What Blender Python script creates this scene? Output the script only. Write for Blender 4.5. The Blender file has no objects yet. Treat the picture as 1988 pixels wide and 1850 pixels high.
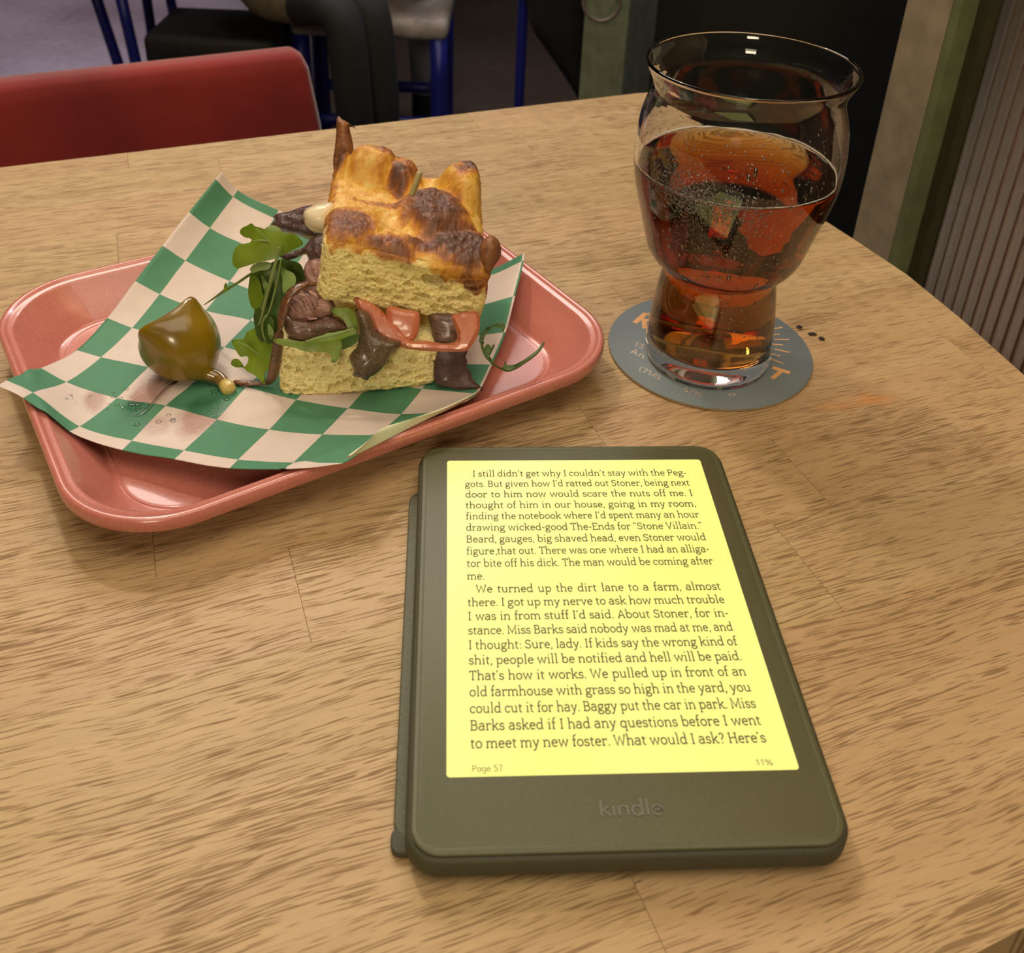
import bpy, bmesh, math, random
import numpy as np
from mathutils import Vector, Matrix, noise as mnoise
from mathutils.geometry import delaunay_2d_cdt

random.seed(7); rng = np.random.default_rng(7)
PI = math.pi
sc = bpy.context.scene
col = sc.collection

# ---------------------------------------------------------------- camera
FPX, PITCH, ROLL, CAMH, CX, CY = 1986.49, 0.524950, 0.0373702, 0.289098, 976.381, 530.612
CAM = np.array([0.0, 0.0, CAMH])
cp, sp, cr, sr = math.cos(PITCH), math.sin(PITCH), math.cos(ROLL), math.sin(ROLL)
FW = np.array([0, cp, -sp]); UP0 = np.array([0, sp, cp]); RT0 = np.array([1.0, 0, 0])
RT = cr * RT0 + sr * UP0; UP = -sr * RT0 + cr * UP0
cd = bpy.data.cameras.new('camera'); cam = bpy.data.objects.new('camera', cd); col.objects.link(cam)
M = Matrix(((RT[0], UP[0], -FW[0], 0), (RT[1], UP[1], -FW[1], 0), (RT[2], UP[2], -FW[2], CAMH), (0, 0, 0, 1)))
cam.matrix_world = M
cd.sensor_width = 36; cd.sensor_fit = 'HORIZONTAL'; cd.lens = 36 * FPX / 1988
cd.shift_x = (994 - CX) / 1988; cd.shift_y = (CY - 925) / 1988
cd.clip_start = 0.01; cd.clip_end = 60
cd.dof.use_dof = True; cd.dof.focus_distance = 0.44; cd.dof.aperture_fstop = 22
sc.camera = cam

# ---------------------------------------------------------------- world, lights, exposure
w = bpy.data.worlds.new('world'); sc.world = w; w.use_nodes = True
w.node_tree.nodes['Background'].inputs[0].default_value = (1.0, 0.86, 0.7, 1)
w.node_tree.nodes['Background'].inputs[1].default_value = 0.05
sc.view_settings.view_transform = 'Standard'; sc.view_settings.look = 'None'
sc.view_settings.gamma = 1; sc.view_settings.use_curve_mapping = False
sc.view_settings.exposure = 0.30
sc.cycles.use_denoising = True
sc.cycles.max_bounces = 14; sc.cycles.transmission_bounces = 12; sc.cycles.glossy_bounces = 6
sc.cycles.caustics_reflective = False; sc.cycles.caustics_refractive = True
sc.cycles.sample_clamp_indirect = 4

def light(name, kind, loc, aim, energy, colr, size=0.2, size_y=None, spot=None):
    d = bpy.data.lights.new(name, kind); d.energy = energy; d.color = colr
    if kind == 'AREA':
        d.size = size
        if size_y: d.shape = 'RECTANGLE'; d.size_y = size_y
        else: d.shape = 'DISK'
    else: d.shadow_soft_size = size
    if kind == 'SPOT': d.spot_size = spot; d.spot_blend = 0.6
    o = bpy.data.objects.new(name, d); col.objects.link(o); o.location = loc
    o.rotation_euler = (Vector(aim) - Vector(loc)).to_track_quat('-Z', 'Y').to_euler()
    return o
light('pendant_light', 'AREA', (-0.55, 1.15, 1.40), (0, 0.42, 0), 5.5, (1.0, 0.84, 0.64), 0.12)
light('ceiling_glow', 'AREA', (0.15, 0.00, 1.60), (0.05, 0.35, 0), 14, (1.0, 0.84, 0.64), 1.5, 1.2)
light('front_fill', 'AREA', (-0.25, -1.75, 1.15), (0, 0.45, 0.05), 13.0, (1.0, 0.84, 0.58), 0.5, 0.4)  # added fill from behind the camera, brightens the front of the bread
light('bench_fill', 'AREA', (1.35, 0.35, 1.5), (0.75, 0.5, -0.1), 16, (1.0, 0.82, 0.60), 0.5, 0.5)  # added fill beyond the partition, brightens the bench seen through the ribs
light('ceiling_glow_back', 'AREA', (-0.3, 1.9, 1.72), (0, 0.9, -0.2), 32, (1.0, 0.88, 0.80), 1.6, 0.9)
light('floor_spot', 'SPOT', (-1.9, 3.3, 1.60), (-1.75, 3.2, -0.75), 650, (0.70, 0.70, 1.0), 0.15, spot=.95)  # added cool spot that brightens the left back floor, no window there
light('strip_light', 'AREA', (0.55, 2.6, 1.70), (0.1, 0.45, 0), 11, (0.75, 0.85, 1.0), 0.9, 0.10)

# ---------------------------------------------------------------- measuring helpers: a pixel of the photograph to a point at a known height / depth
def ray(px, py): return FW + (px - CX) / FPX * RT - (py - CY) / FPX * UP
def atz(px, py, z):
    d = ray(px, py); t = (z - CAMH) / d[2]; return Vector(CAM + t * d)
def aty(px, py, Y):
    d = ray(px, py); t = Y / d[1]; return Vector(CAM + t * d)
def atplane(px, py, p0, n):
    d = ray(px, py); n = np.array(n, float); t = ((np.array(p0) - CAM) @ n) / (d @ n); return Vector(CAM + t * d)

# ---------------------------------------------------------------- object helpers
def tag(o, label=None, cat=None, group=None, kind=None):
    if label: o['label'] = label
    if cat: o['category'] = cat
    if group: o['group'] = group
    if kind: o['kind'] = kind
    return o
def thing(name, loc, label, cat, group=None, rz=0.0):
    o = bpy.data.objects.new(name, None); col.objects.link(o); o.location = loc; o.rotation_euler = (0, 0, rz)
    o.empty_display_size = 0.02
    o['_m'] = 1; del o['_m']
    return tag(o, label, cat, group)
def meshobj(name, verts, faces, mat, parent=None, smooth=True, world=True):
    me = bpy.data.meshes.new(name)
    me.from_pydata([tuple(v) for v in verts], [], [tuple(f) for f in faces]); me.update()
    if smooth: me.polygons.foreach_set('use_smooth', [True] * len(me.polygons))
    if mat: me.materials.append(mat)
    o = bpy.data.objects.new(name, me); col.objects.link(o)
    attach(o, parent, world)
    return o
def root_matrix(o):
    m = Matrix.Translation(o.location) @ o.rotation_euler.to_matrix().to_4x4()
    return (root_matrix(o.parent) @ m) if o.parent else m
def attach(o, parent, world=True):
    if parent is None: return
    if world:      # vertices were given in world coordinates
        o.data.transform(root_matrix(parent).inverted())
    o.parent = parent
def from_bm(name, bm, mat, parent=None, smooth=True, world=True):
    me = bpy.data.meshes.new(name); bm.normal_update(); bm.to_mesh(me); bm.free()
    if smooth: me.polygons.foreach_set('use_smooth', [True] * len(me.polygons))
    if mat: me.materials.append(mat)
    o = bpy.data.objects.new(name, me); col.objects.link(o); attach(o, parent, world); return o
def fix_normals(o):
    bm = bmesh.new(); bm.from_mesh(o.data); bmesh.ops.recalc_face_normals(bm, faces=bm.faces); bm.to_mesh(o.data); bm.free(); return o
def box(name, lo, hi, mat, parent=None, bevel=0.0, seg=2, mtx=None, smooth=False, world=True):
    bm = bmesh.new(); bmesh.ops.create_cube(bm, size=1)
    for v in bm.verts: v.co = Vector([lo[i] + (v.co[i] + .5) * (hi[i] - lo[i]) for i in range(3)])
    if bevel: bmesh.ops.bevel(bm, geom=list(bm.edges), offset=bevel, segments=seg, affect='EDGES', profile=.5)
    if mtx is not None: bm.transform(mtx)
    return from_bm(name, bm, mat, parent, smooth or bevel > 0, world)
def rrect(x0, x1, y0, y1, r, n=8):
    P = []
    for (ccx, ccy, a0) in ((x1 - r, y1 - r, 0), (x0 + r, y1 - r, 90), (x0 + r, y0 + r, 180), (x1 - r, y0 + r, 270)):
        for k in range(n + 1):
            a = math.radians(a0 + 90 * k / n); P.append((ccx + r * math.cos(a), ccy + r * math.sin(a)))
    return P
def loft(name, rings, mat, parent=None, cap0=True, cap1=True, mtx=None, smooth=True, world=True, closed=True):
    n = len(rings[0]); V = [p for r_ in rings for p in r_]; F = []
    for k in range(len(rings) - 1):
        for i in range(n if closed else n - 1):
            j = (i + 1) % n; F.append((k * n + i, k * n + j, (k + 1) * n + j, (k + 1) * n + i))
    if cap0: F.append(tuple(reversed(range(n))))
    if cap1: F.append(tuple((len(rings) - 1) * n + i for i in range(n)))
    if mtx is not None: V = [mtx @ Vector(v) for v in V]
    return fix_normals(meshobj(name, V, F, mat, parent, smooth, world))
def slab(name, outline, z0, z1, mat, parent=None, bev=0.0008, mtx=None, top_in=None, world=True, smooth=True):
    """rounded-rectangle style slab with eased edges; outline = function(inset)->points"""
    rings = []
    for ins, z in ((bev, z0), (bev * .3, z0 + bev * .3), (0, z0 + bev), (0, z1 - bev), (bev * .3, z1 - bev * .3), (bev, z1)):
        rings.append([(x, y, z) for x, y in outline(ins)])
    return loft(name, rings, mat, parent, mtx=mtx, world=world, smooth=smooth)
def lathe(name, prof, center, mat, parent=None, n=96, cap0=True, cap1=True, world=True):
    rings = [[(center[0] + r * math.cos(2 * PI * k / n), center[1] + r * math.sin(2 * PI * k / n), center[2] + z) for k in range(n)] for r, z in prof]
    return loft(name, rings, mat, parent, cap0, cap1, world=world)
def smooth_path(P, sub=6):
    P = [Vector(p) for p in P]; out = []
    for i in range(len(P) - 1):
        p0 = P[max(i - 1, 0)]; p1 = P[i]; p2 = P[i + 1]; p3 = P[min(i + 2, len(P) - 1)]
        for k in range(sub):
            t = k / sub; t2 = t * t; t3 = t2 * t
            out.append(.5 * ((2 * p1) + (p2 - p0) * t + (2 * p0 - 5 * p1 + 4 * p2 - p3) * t2 + (3 * p1 - p0 - 3 * p2 + p3) * t3))
    out.append(P[-1]); return out
def tube(name, pts, radii, mat, parent=None, n=10, sub=5, flat=1.0, world=True, rough=0.0):
    Ps = smooth_path(pts, sub); m = len(Ps)
    rad = np.interp(np.linspace(0, 1, m), np.linspace(0, 1, len(radii)), radii)
    rings = []; up = Vector((0.13, 0.2, 1)).normalized()
    for i, p in enumerate(Ps):
        t = (Ps[min(i + 1, m - 1)] - Ps[max(i - 1, 0)]).normalized()
        a = t.cross(up); a = a.normalized() if a.length > 1e-4 else Vector((1, 0, 0)); b = t.cross(a).normalized()
        rr = rad[i] * (1 + rough * mnoise.noise(p * 400)) if rough else rad[i]
        rings.append([p + a * rr * math.cos(2 * PI * k / n) + b * rr * flat * math.sin(2 * PI * k / n) for k in range(n)])
    return loft(name, rings, mat, parent, world=world)

# ---------------------------------------------------------------- numpy value noise
def _h(ix, iy, iz, s):
    n = (ix * 374761393 + iy * 668265263 + iz * 2147483647 + s * 974711) & 0xffffffff
    n = ((n ^ (n >> 13)) * 1274126177) & 0xffffffff
    return ((n ^ (n >> 16)) & 0xffff) / 65535.0
def vnoise(P, s=0):
    P = np.asarray(P, float); i = np.floor(P).astype(np.int64); f = P - i; f = f * f * (3 - 2 * f); r = 0
    for dx in (0, 1):
        for dy in (0, 1):
            for dz in (0, 1):
                wgt = (f[:, 0] if dx else 1 - f[:, 0]) * (f[:, 1] if dy else 1 - f[:, 1]) * (f[:, 2] if dz else 1 - f[:, 2])
                r = r + wgt * _h(i[:, 0] + dx, i[:, 1] + dy, i[:, 2] + dz, s)
    return r * 2 - 1
def fbm(P, s=0, oct=4):
    r = 0; a = 1; t = 0
    for k in range(oct): r = r + a * vnoise(np.asarray(P) * 2 ** k, s + k * 17); t += a; a *= .5
    return r / t

# ---------------------------------------------------------------- materials
class NT:
    def __init__(s, name):
        s.m = bpy.data.materials.new(name); s.m.use_nodes = True; s.t = s.m.node_tree; s.n = s.t.nodes; s.l = s.t.links
        s.b = s.n['Principled BSDF']
    def node(s, typ, **kw):
        q = s.n.new(typ)
        for k, v in kw.items():
            if k.startswith('i_'): s.put(q.inputs[k[2:].replace('_', ' ')], v)
            elif k.startswith('n'): s.put(q.inputs[int(k[1:])], v) if k[1:].isdigit() else setattr(q, k, v)
            else: setattr(q, k, v)
        return q
    def put(s, inp, v):
        if hasattr(v, 'bl_idname') or isinstance(v, bpy.types.NodeSocket): s.l.new(v, inp)
        else: inp.default_value = v
    def set(s, **kw):
        for k, v in kw.items(): s.put(s.b.inputs[k.replace('_', ' ')], v)
    def coords(s, kind='Object', scale=(1, 1, 1), rot=(0, 0, 0), loc=(0, 0, 0)):
        tc = s.node('ShaderNodeTexCoord'); mp = s.node('ShaderNodeMapping'); s.l.new(tc.outputs[kind], mp.inputs[0])
        mp.inputs['Scale'].default_value = scale; mp.inputs['Rotation'].default_value = rot; mp.inputs['Location'].default_value = loc
        return mp.outputs[0]
    def noise(s, vec, scale=5, detail=3, rough=.5, dist=0.0):
        q = s.node('ShaderNodeTexNoise'); s.l.new(vec, q.inputs['Vector']); q.inputs['Scale'].default_value = scale
        q.inputs['Detail'].default_value = detail; q.inputs['Roughness'].default_value = rough; q.inputs['Distortion'].default_value = dist
        return q.outputs[0]
    def ramp(s, fac, stops, interp='LINEAR'):
        q = s.node('ShaderNodeValToRGB'); q.color_ramp.interpolation = interp; e = q.color_ramp.elements
        while len(e) < len(stops): e.new(.5)
        for k, (p, c_) in enumerate(stops): e[k].position = p; e[k].color = (*c_, 1) if len(c_) == 3 else c_
        s.l.new(fac, q.inputs[0]); return q.outputs[0]
    def rng(s, v, a, b, c_=0.0, d=1.0):
        q = s.node('ShaderNodeMapRange'); s.l.new(v, q.inputs[0])
        for k, x in enumerate((a, b, c_, d)): q.inputs[k + 1].default_value = x
        return q.outputs[0]
    def math(s, op, a, b=0.0):
        q = s.node('ShaderNodeMath', operation=op); s.put(q.inputs[0], a); s.put(q.inputs[1], b); return q.outputs[0]
    def mix(s, fac, a, b, mode='MIX'):
        q = s.node('ShaderNodeMix', data_type='RGBA', blend_type=mode); s.put(q.inputs[0], fac)
        s.put(q.inputs[6], a if not isinstance(a, tuple) else (*a, 1)); s.put(q.inputs[7], b if not isinstance(b, tuple) else (*b, 1)); return q.outputs[2]
    def bump(s, h, strength=.3, dist=.001):
        q = s.node('ShaderNodeBump'); s.l.new(h, q.inputs['Height']); q.inputs['Strength'].default_value = strength; q.inputs['Distance'].default_value = dist
        s.l.new(q.outputs[0], s.b.inputs['Normal'])
def srgb(r, g, b): return tuple((x / 255 / 12.92) if x <= 10 else ((x / 255 + .055) / 1.055) ** 2.4 for x in (r, g, b))
def plain(name, rgb, rough=.5, metal=0.0, spec=.5, nz=0.0, nscale=60, coat=0.0):
    t = NT(name); t.set(Roughness=rough, Metallic=metal)
    t.b.inputs['Specular IOR Level'].default_value = spec; t.b.inputs['Coat Weight'].default_value = coat
    v = t.noise(t.coords(), nscale, 4)
    a = tuple(x * (1 - .18) for x in rgb); b_ = tuple(min(1, x * 1.15) for x in rgb)
    t.set(**{'Base Color': t.ramp(v, [(.3, a), (.7, b_)])})
    if nz: t.bump(v, nz)
    return t.m

# ================================================================ SETTING
FZ = -0.75
m_floor = NT('floor_concrete'); v = m_floor.noise(m_floor.coords(), 1.6, 5); v2 = m_floor.noise(m_floor.coords(), 40, 3)
m_floor.set(**{'Base Color': m_floor.mix(.25, m_floor.ramp(v, [(.3, (.050, .034, .028)), (.7, (.085, .060, .050))]), m_floor.ramp(v2, [(.3, (.03, .022, .02)), (.7, (.10, .075, .065))])), 'Roughness': m_floor.rng(v, .3, .7, .28, .5)})
m_floor = m_floor.m
m_wall = plain('wall_paint', (.16, .15, .13), .7)
m_ceil = plain('ceiling_paint', (.10, .09, .08), .8)
def struct(o): o['kind'] = 'structure'; return o
struct(box('floor', (-4, -2, FZ - .05), (3, 6, FZ), m_floor))
struct(box('ceiling', (-4, -2, 1.8), (3, 6, 1.85), m_ceil))
struct(box('wall_back', (-4, 6, FZ), (3, 6.1, 1.8), m_wall))
struct(box('wall_front', (-4, -2.1, FZ), (3, -2, 1.8), m_wall))
struct(box('wall_left', (-4.1, -2, FZ), (-4, 6, 1.8), m_wall))
struct(box('wall_right', (3, -2, FZ), (3.1, 6, 1.8), m_wall))

# ---- sage post with a hanging cable
m_sage = plain('sage_paint', srgb(112, 120, 96), .55)
m_sage2 = plain('sage_paint_grey', srgb(96, 108, 108), .55)
m_cable = plain('grey_cable_rubber', srgb(110, 100, 92), .5)
pA = aty(1130, 100, 1.55); pB = aty(1214, 100, 1.50); pC = aty(1262, 100, 1.56)
e1 = Vector((pB.x - pA.x, pB.y - pA.y, 0)); e2 = Vector((pC.x - pB.x, pC.y - pB.y, 0))
tp = thing('sage_post', (pB.x, pB.y, FZ), 'sage green square post behind the table, with a grey cable loop hanging on it', 'post')
def prism(name, poly, z0, z1, mat, parent=None, world=True):
    n = len(poly); V = [(x, y, z0) for x, y in poly] + [(x, y, z1) for x, y in poly]
    F = [tuple(reversed(range(n))), tuple(range(n, 2 * n))] + [(i, (i + 1) % n, n + (i + 1) % n, n + i) for i in range(n)]
    return fix_normals(meshobj(name, V, F, mat, parent, smooth=False, world=world))
a, b_, c_ = Vector(pA[:2]), Vector(pB[:2]), Vector(pC[:2]); d_ = a + c_ - b_
prism('post_face', [a, b_, b_ + (d_ - a) * .96, a + (d_ - a) * .96], FZ, 1.5, m_sage, tp)
sd = (a - b_).normalized() * .004
prism('post_edge_board', [b_ + Vector((.0005, -.0035)), c_ + Vector((.0005, -.0035)), c_ + Vector((.004, .0)), b_ + Vector((.004, .0))], FZ, 1.5, m_sage2, tp)
cc = aty(1168, 4, 1.485)
tube('cable_loop', [cc + Vector((.026 * math.cos(t), -.002 - .004 * math.sin(t * .5), .028 * math.sin(t))) for t in np.linspace(-.2 * PI - 2.9, .1 * PI + .3, 14)] + [cc + Vector((.03, 0, .12))], [.0028], m_cable, tp, n=8)

# ---- dark green panel wall between the posts
m_dark = NT('dark_green_panel'); v = m_dark.noise(m_dark.coords(), 3, 4)
m_dark.set(**{'Base Color': m_dark.ramp(v, [(.3, (.010, .012, .009)), (.7, (.020, .021, .016))]), 'Roughness': .45}); m_dark = m_dark.m
q0 = Vector(pC[:2]) + Vector((.0, .03)); q1 = Vector((.95, 1.22))
dv = (q1 - q0); nv = Vector((-dv.y, dv.x)).normalized() * .03
tpn = thing('dark_panel', (q0.x, q0.y, FZ), 'dark green painted door panel behind the beer glass', 'panel')
prism('panel_board', [q0, q1, q1 + nv, q0 + nv], FZ, 1.5, m_dark, tpn)
prism('panel_rail', [q0 - nv * .3 + dv * .36, q0 - nv * .3 + dv * .46, q0 + dv * .46, q0 + dv * .36], FZ, 1.5, plain('navy_stile', (.012, .016, .024), .5), tpn)
prism('panel_skirting', [q0 - nv * .5, q1 - nv * .5, q1, q0], FZ, FZ + .12, m_dark, tpn)

# ---- partition of ribbed glass to the right of the table
K = 1.32
PD = Vector((.342, -.940)); PN = Vector((-.940, -.342))           # along the partition, and towards the table
P1 = Vector((.2275, .533)) * K                                     # near inner corner of the post
pw = .044
m_cream = plain('cream_post_paint', srgb(148, 136, 112), .5)
m_greenp = plain('green_post_paint', srgb(104, 112, 76), .5)
m_trim = plain('dark_green_trim', srgb(58, 58, 38), .5)
tpt = thing('partition', (P1.x, P1.y, FZ), 'ribbed glass partition with a cream and green end post right of the table', 'partition')
prism('end_post', [P1, P1 - PD * pw, P1 - PD * pw - PN * .09, P1 - PN * .09], FZ, 1.4, m_cream, tpt)
g0 = P1 + PD * .001
prism('green_board', [g0, g0 + PD * .008, g0 + PD * .008 - PN * .075, g0 - PN * .075], FZ, 1.4, m_greenp, tpt)
g1 = g0 + PD * .008 - PN * .014
prism('glazing_bead', [g1, g1 + PD * .010, g1 + PD * .010 - PN * .02, g1 - PN * .02], FZ, 1.4, m_trim, tpt)
# reeded glass: a corrugated sheet
mg = NT('reeded_glass'); mg.set(**{'Base Color': (.66, .47, .28, 1), 'Roughness': .24, 'IOR': 1.35}); mg.b.inputs['Transmission Weight'].default_value = 1
mg = mg.m
s0 = g1 + PD * .010 - PN * .010; V = []; F = []; pitch = .0105; per = 6; NR = 58
for k in range(NR * per + 1):
    t = k / per; dd = abs(math.sin(PI * t)) * .0032
    for z in (-.20, 1.2):
        p = s0 + PD * t * pitch; V.append((p.x + PN.x * dd, p.y + PN.y * dd, z)); 
        V.append((p.x - PN.x * .004, p.y - PN.y * .004, z))
for k in range(NR * per):
    a4 = k * 4; b4 = a4 + 4
    F += [(a4, b4, b4 + 2, a4 + 2), (a4 + 1, a4 + 3, b4 + 3, b4 + 1), (a4 + 2, b4 + 2, b4 + 3, a4 + 3), (a4, a4 + 1, b4 + 1, b4)]
fix_normals(meshobj('ribbed_pane', V, F, mg, tpt))
s9 = s0 + PD * NR * pitch
prism('bottom_rail', [s0 + PN * .012, s9 + PN * .012, s9 - PN * .02, s0 - PN * .02], -.24, -.20, m_trim, tpt)
prism('lower_panel', [s0 + PN * .004, s9 + PN * .004, s9 - PN * .012, s0 - PN * .012], FZ, -.24, m_greenp, tpt)
prism('near_post', [s9, s9 + PD * .05, s9 + PD * .05 - PN * .06, s9 - PN * .06], FZ, 1.4, m_cream, tpt)
# what shows dimly through the ribs: a brown bench back and a pale crate
m_brown = plain('brown_bench_vinyl', srgb(165, 125, 80), .5)
m_maroon = plain('maroon_bench_vinyl', srgb(70, 30, 28), .5)
bq = s0 - PN * .30
tb = thing('bench', (bq.x, bq.y, FZ), 'brown bench blurred behind the ribbed glass', 'bench')
prism('bench_back', [bq - PD * .1, bq + PD * .8, bq + PD * .8 - PN * .06, bq - PD * .1 - PN * .06], -.17, 1.0, m_brown, tb)
prism('bench_seat', [bq - PD * .1, bq + PD * .8, bq + PD * .8 + PN * .20, bq - PD * .1 + PN * .20], -.36, -.29, m_maroon, tb)
pq = s0 - PD * .02 - PN * .09
prism('booth_divider', [pq - PN * .01, pq - PN * 1.1, pq - PN * 1.1 - PD * .04, pq - PN * .01 - PD * .04], FZ, 1.0, m_brown, tb)
prism('booth_seat', [pq - PN * .05 + PD * .005, pq - PN * .29 + PD * .005, pq - PN * .29 + PD * .35, pq - PN * .05 + PD * .35], -.40, -.30, m_maroon, tb)
prism('bench_base', [bq - PD * .1, bq + PD * .8, bq + PD * .8 + PN * .15, bq - PD * .1 + PN * .15], FZ, -.361, m_dark, tb)
m_pale = plain('pale_blue_paper', srgb(205, 210, 240), .5)
cq = s0 + PD * .30 - PN * .17
tc_ = thing('paper_stack', (cq.x, cq.y, -.29), 'pale blue paper stack seen through the ribbed glass low at right', 'paper')
for k in range(4):
    o_ = cq + PD * .075 * k - PN * .01 * (k % 2)
    prism('paper_bundle', [o_, o_ + PD * .05, o_ + PD * .05 - PN * .04, o_ - PN * .04], -.2895, -.2895 + .05 + .012 * (k % 2), m_pale, tc_)

# ---------------------------------------------------------------- background furniture and people
m_red = NT('red_fabric'); v = m_red.noise(m_red.coords(), 7, 3); v2 = m_red.noise(m_red.coords(), 600, 2)
m_red.set(**{'Base Color': m_red.ramp(v, [(.3, (.17, .008, .008)), (.7, (.30, .022, .014))]), 'Roughness': .85, 'Sheen Weight': .6, 'Sheen Roughness': .4}); m_red.bump(v2, .3, .001); m_red = m_red.m
m_redwood = plain('dark_chair_wood', (.05, .025, .015), .5)
cR = atz(608, 113, -.045); cL = atz(-60, 180, -.045)
ex = (cR - cL).normalized(); ey = Vector((-ex.y, ex.x, 0)); wdt = (cR - cL).length
tch = thing('red_chair', (cL.x, cL.y, FZ), 'red fabric upholstered chair across the table, only its back showing', 'chair')
def chair_outline(z): return None
rings = []
H0, H1 = -.42, -.045; th = .045
for (ins, z) in ((.012, H0), (0, H0 + .012), (0, -.12), (.002, H1 - .020), (.007, H1 - .007), (.014, H1 - .001), (.02, H1)):
    fl = .0 if z > -.08 else (H1 - z) * -.09
    P = rrect(-.15 + ins, wdt - fl * 1 - ins - (.0), -th * .0 + ins * .8, th - ins * .8, .016 - ins * .6)
    ring = []
    for x, y in P:
        sag = -.0035 * math.sin(PI * max(0, min(1, (x) / wdt))) + .006 * max(0, (x / wdt - .8) / .2)
        p = cL + ex * x + ey * (y + .02 * math.sin(PI * max(0, min(1, x / wdt)))); ring.append((p.x, p.y, z + (sag if z > -.1 else 0)))
    rings.append(ring)
loft('backrest', rings, m_red, tch)
sx = Matrix(((ex.x, ey.x, 0, cL.x), (ex.y, ey.y, 0, cL.y), (0, 0, 1, 0), (0, 0, 0, 1)))
box('seat', (-.12, -.42, -.32), (wdt - .02, -.004, -.25), m_red, tch, bevel=.02, mtx=sx)
for x, y in ((-.08, -.38), (wdt - .06, -.38), (-.08, -.03), (wdt - .06, -.03)):
    box('leg', (x - .018, y - .018, FZ), (x + .018, y + .018, -.321), m_redwood, tch, bevel=.003, mtx=sx)

m_blue = plain('blue_painted_metal', srgb(24, 30, 120), .4)
m_white = plain('white_vinyl', srgb(165, 155, 150), .6)
m_black = plain('black_vinyl', (.012, .009, .010), .6)
def stool(name, cx, cy, label, seat_mat, wd, dp, splay=.03, leg=.014, rods=True, seat_z=-.30, st=.05):
    t = thing(name, (cx, cy, FZ), label, 'stool')
    box('seat', (cx - wd / 2, cy - dp / 2, seat_z - st), (cx + wd / 2, cy + dp / 2, seat_z), seat_mat, t, bevel=.015)
    for sx_ in (-1, 1):
        for sy_ in (-1, 1):
            a_ = Vector((cx + sx_ * (wd / 2 - .02), cy + sy_ * (dp / 2 - .02), seat_z - st + .002)); b2 = Vector((cx + sx_ * (wd / 2 + splay), cy + sy_ * (dp / 2 + splay), FZ + .001))
            tube('leg', [a_, (a_ + b2) / 2, b2], [leg], m_blue, t, n=10, sub=2)
    zz = FZ + .20; f = .55
    for sy_ in (-1, 1):
        y_ = cy + sy_ * (dp / 2 + splay * f)
        tube('stretcher', [Vector((cx - wd / 2 - splay * .5, y_, zz)), Vector((cx, y_, zz)), Vector((cx + wd / 2 + splay * .5, y_, zz))], [leg * .7], m_blue, t, n=8, sub=2)
    return t
m_navy = plain('navy_vinyl', srgb(30, 32, 90), .5)
tbs = thing('blue_stool', (aty(265, 60, 2.35).x, 2.35, FZ), 'blue metal stool at upper left, beyond the red chair', 'stool')
LG = []
for (xa, ya, xb, yb, Y) in ((188, 0, 238, 150, 2.26), (236, 0, 268, 140, 2.16), (285, 0, 304, 130, 2.44), (331, 0, 343, 60, 2.56)):
    a_, b2 = aty(xa, ya, Y), aty(xb, yb, Y); d2 = (b2 - a_) / (b2.z - a_.z); t0 = a_ + d2 * (-.279 - a_.z); t1 = a_ + d2 * (FZ + .001 - a_.z); LG.append((t0, t1))
    tube('leg', [t0, (t0 + t1) / 2, t1], [.0125], m_blue, tbs, n=10, sub=2)
cxs = sum(l[0].x for l in LG) / 4; box('seat', (cxs - .17, 2.12, -.279), (cxs + .17, 2.60, -.245), m_navy, tbs, bevel=.012)
for (i_, j_) in ((0, 2), (1, 3)): p_, q_ = LG[i_][0].lerp(LG[i_][1], .8), LG[j_][0].lerp(LG[j_][1], .8); tube('stretcher', [p_, (p_ + q_) / 2, q_], [.008], m_blue, tbs, n=8, sub=2)
pw_ = aty(730, 66, 2.20); stl = stool('white_stool', pw_.x, 2.20, 'white-topped stool with blue legs under the sitter in red', m_white, .33, .24, leg=.019, seat_z=aty(730, 36, 2.08).z, st=.045, splay=-.018)
pb = aty(438, 105, 2.10); stool('black_stool', pb.x, 2.10, 'black padded stool under the sitter in the olive coat', m_black, .27, .22, seat_z=aty(440, 72, 2.0).z, st=.075)

def skin_body(name, joints, edges, parent, mats, pick, sub=2):
    me = bpy.data.meshes.new(name); me.from_pydata([j[0] for j in joints], edges, []); o = bpy.data.objects.new(name, me); col.objects.link(o)
    md = o.modifiers.new('s', 'SKIN'); me.skin_vertices[0].data[0].use_root = True
    for k, j in enumerate(joints): me.skin_vertices[0].data[k].radius = (j[1], j[2] if len(j) > 2 else j[1])
    md.use_smooth_shade = True; o.modifiers.new('b', 'SUBSURF').levels = sub
    dg = bpy.context.evaluated_depsgraph_get(); me2 = bpy.data.meshes.new_from_object(o.evaluated_get(dg)); bpy.data.objects.remove(o)
    for m_ in mats: me2.materials.append(m_)
    for p in me2.polygons: p.material_index = pick(p.center); p.use_smooth = True
    o = bpy.data.objects.new(name, me2); col.objects.link(o); attach(o, parent); return o
m_skin = plain('skin', (.42, .22, .15), .5)
m_hair = plain('dark_hair', (.015, .01, .008), .7)
m_olive = plain('olive_coat_cloth', srgb(112, 98, 78), .9, nz=.2)
m_blackt = plain('black_trouser_cloth', (.012, .012, .013), .85)
m_jean = plain('grey_denim', srgb(150, 154, 162), .9)
m_redt = plain('red_shirt_cloth', srgb(120, 12, 18), .85)
m_shoe = plain('black_shoe_leather', (.01, .009, .009), .5)
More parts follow.
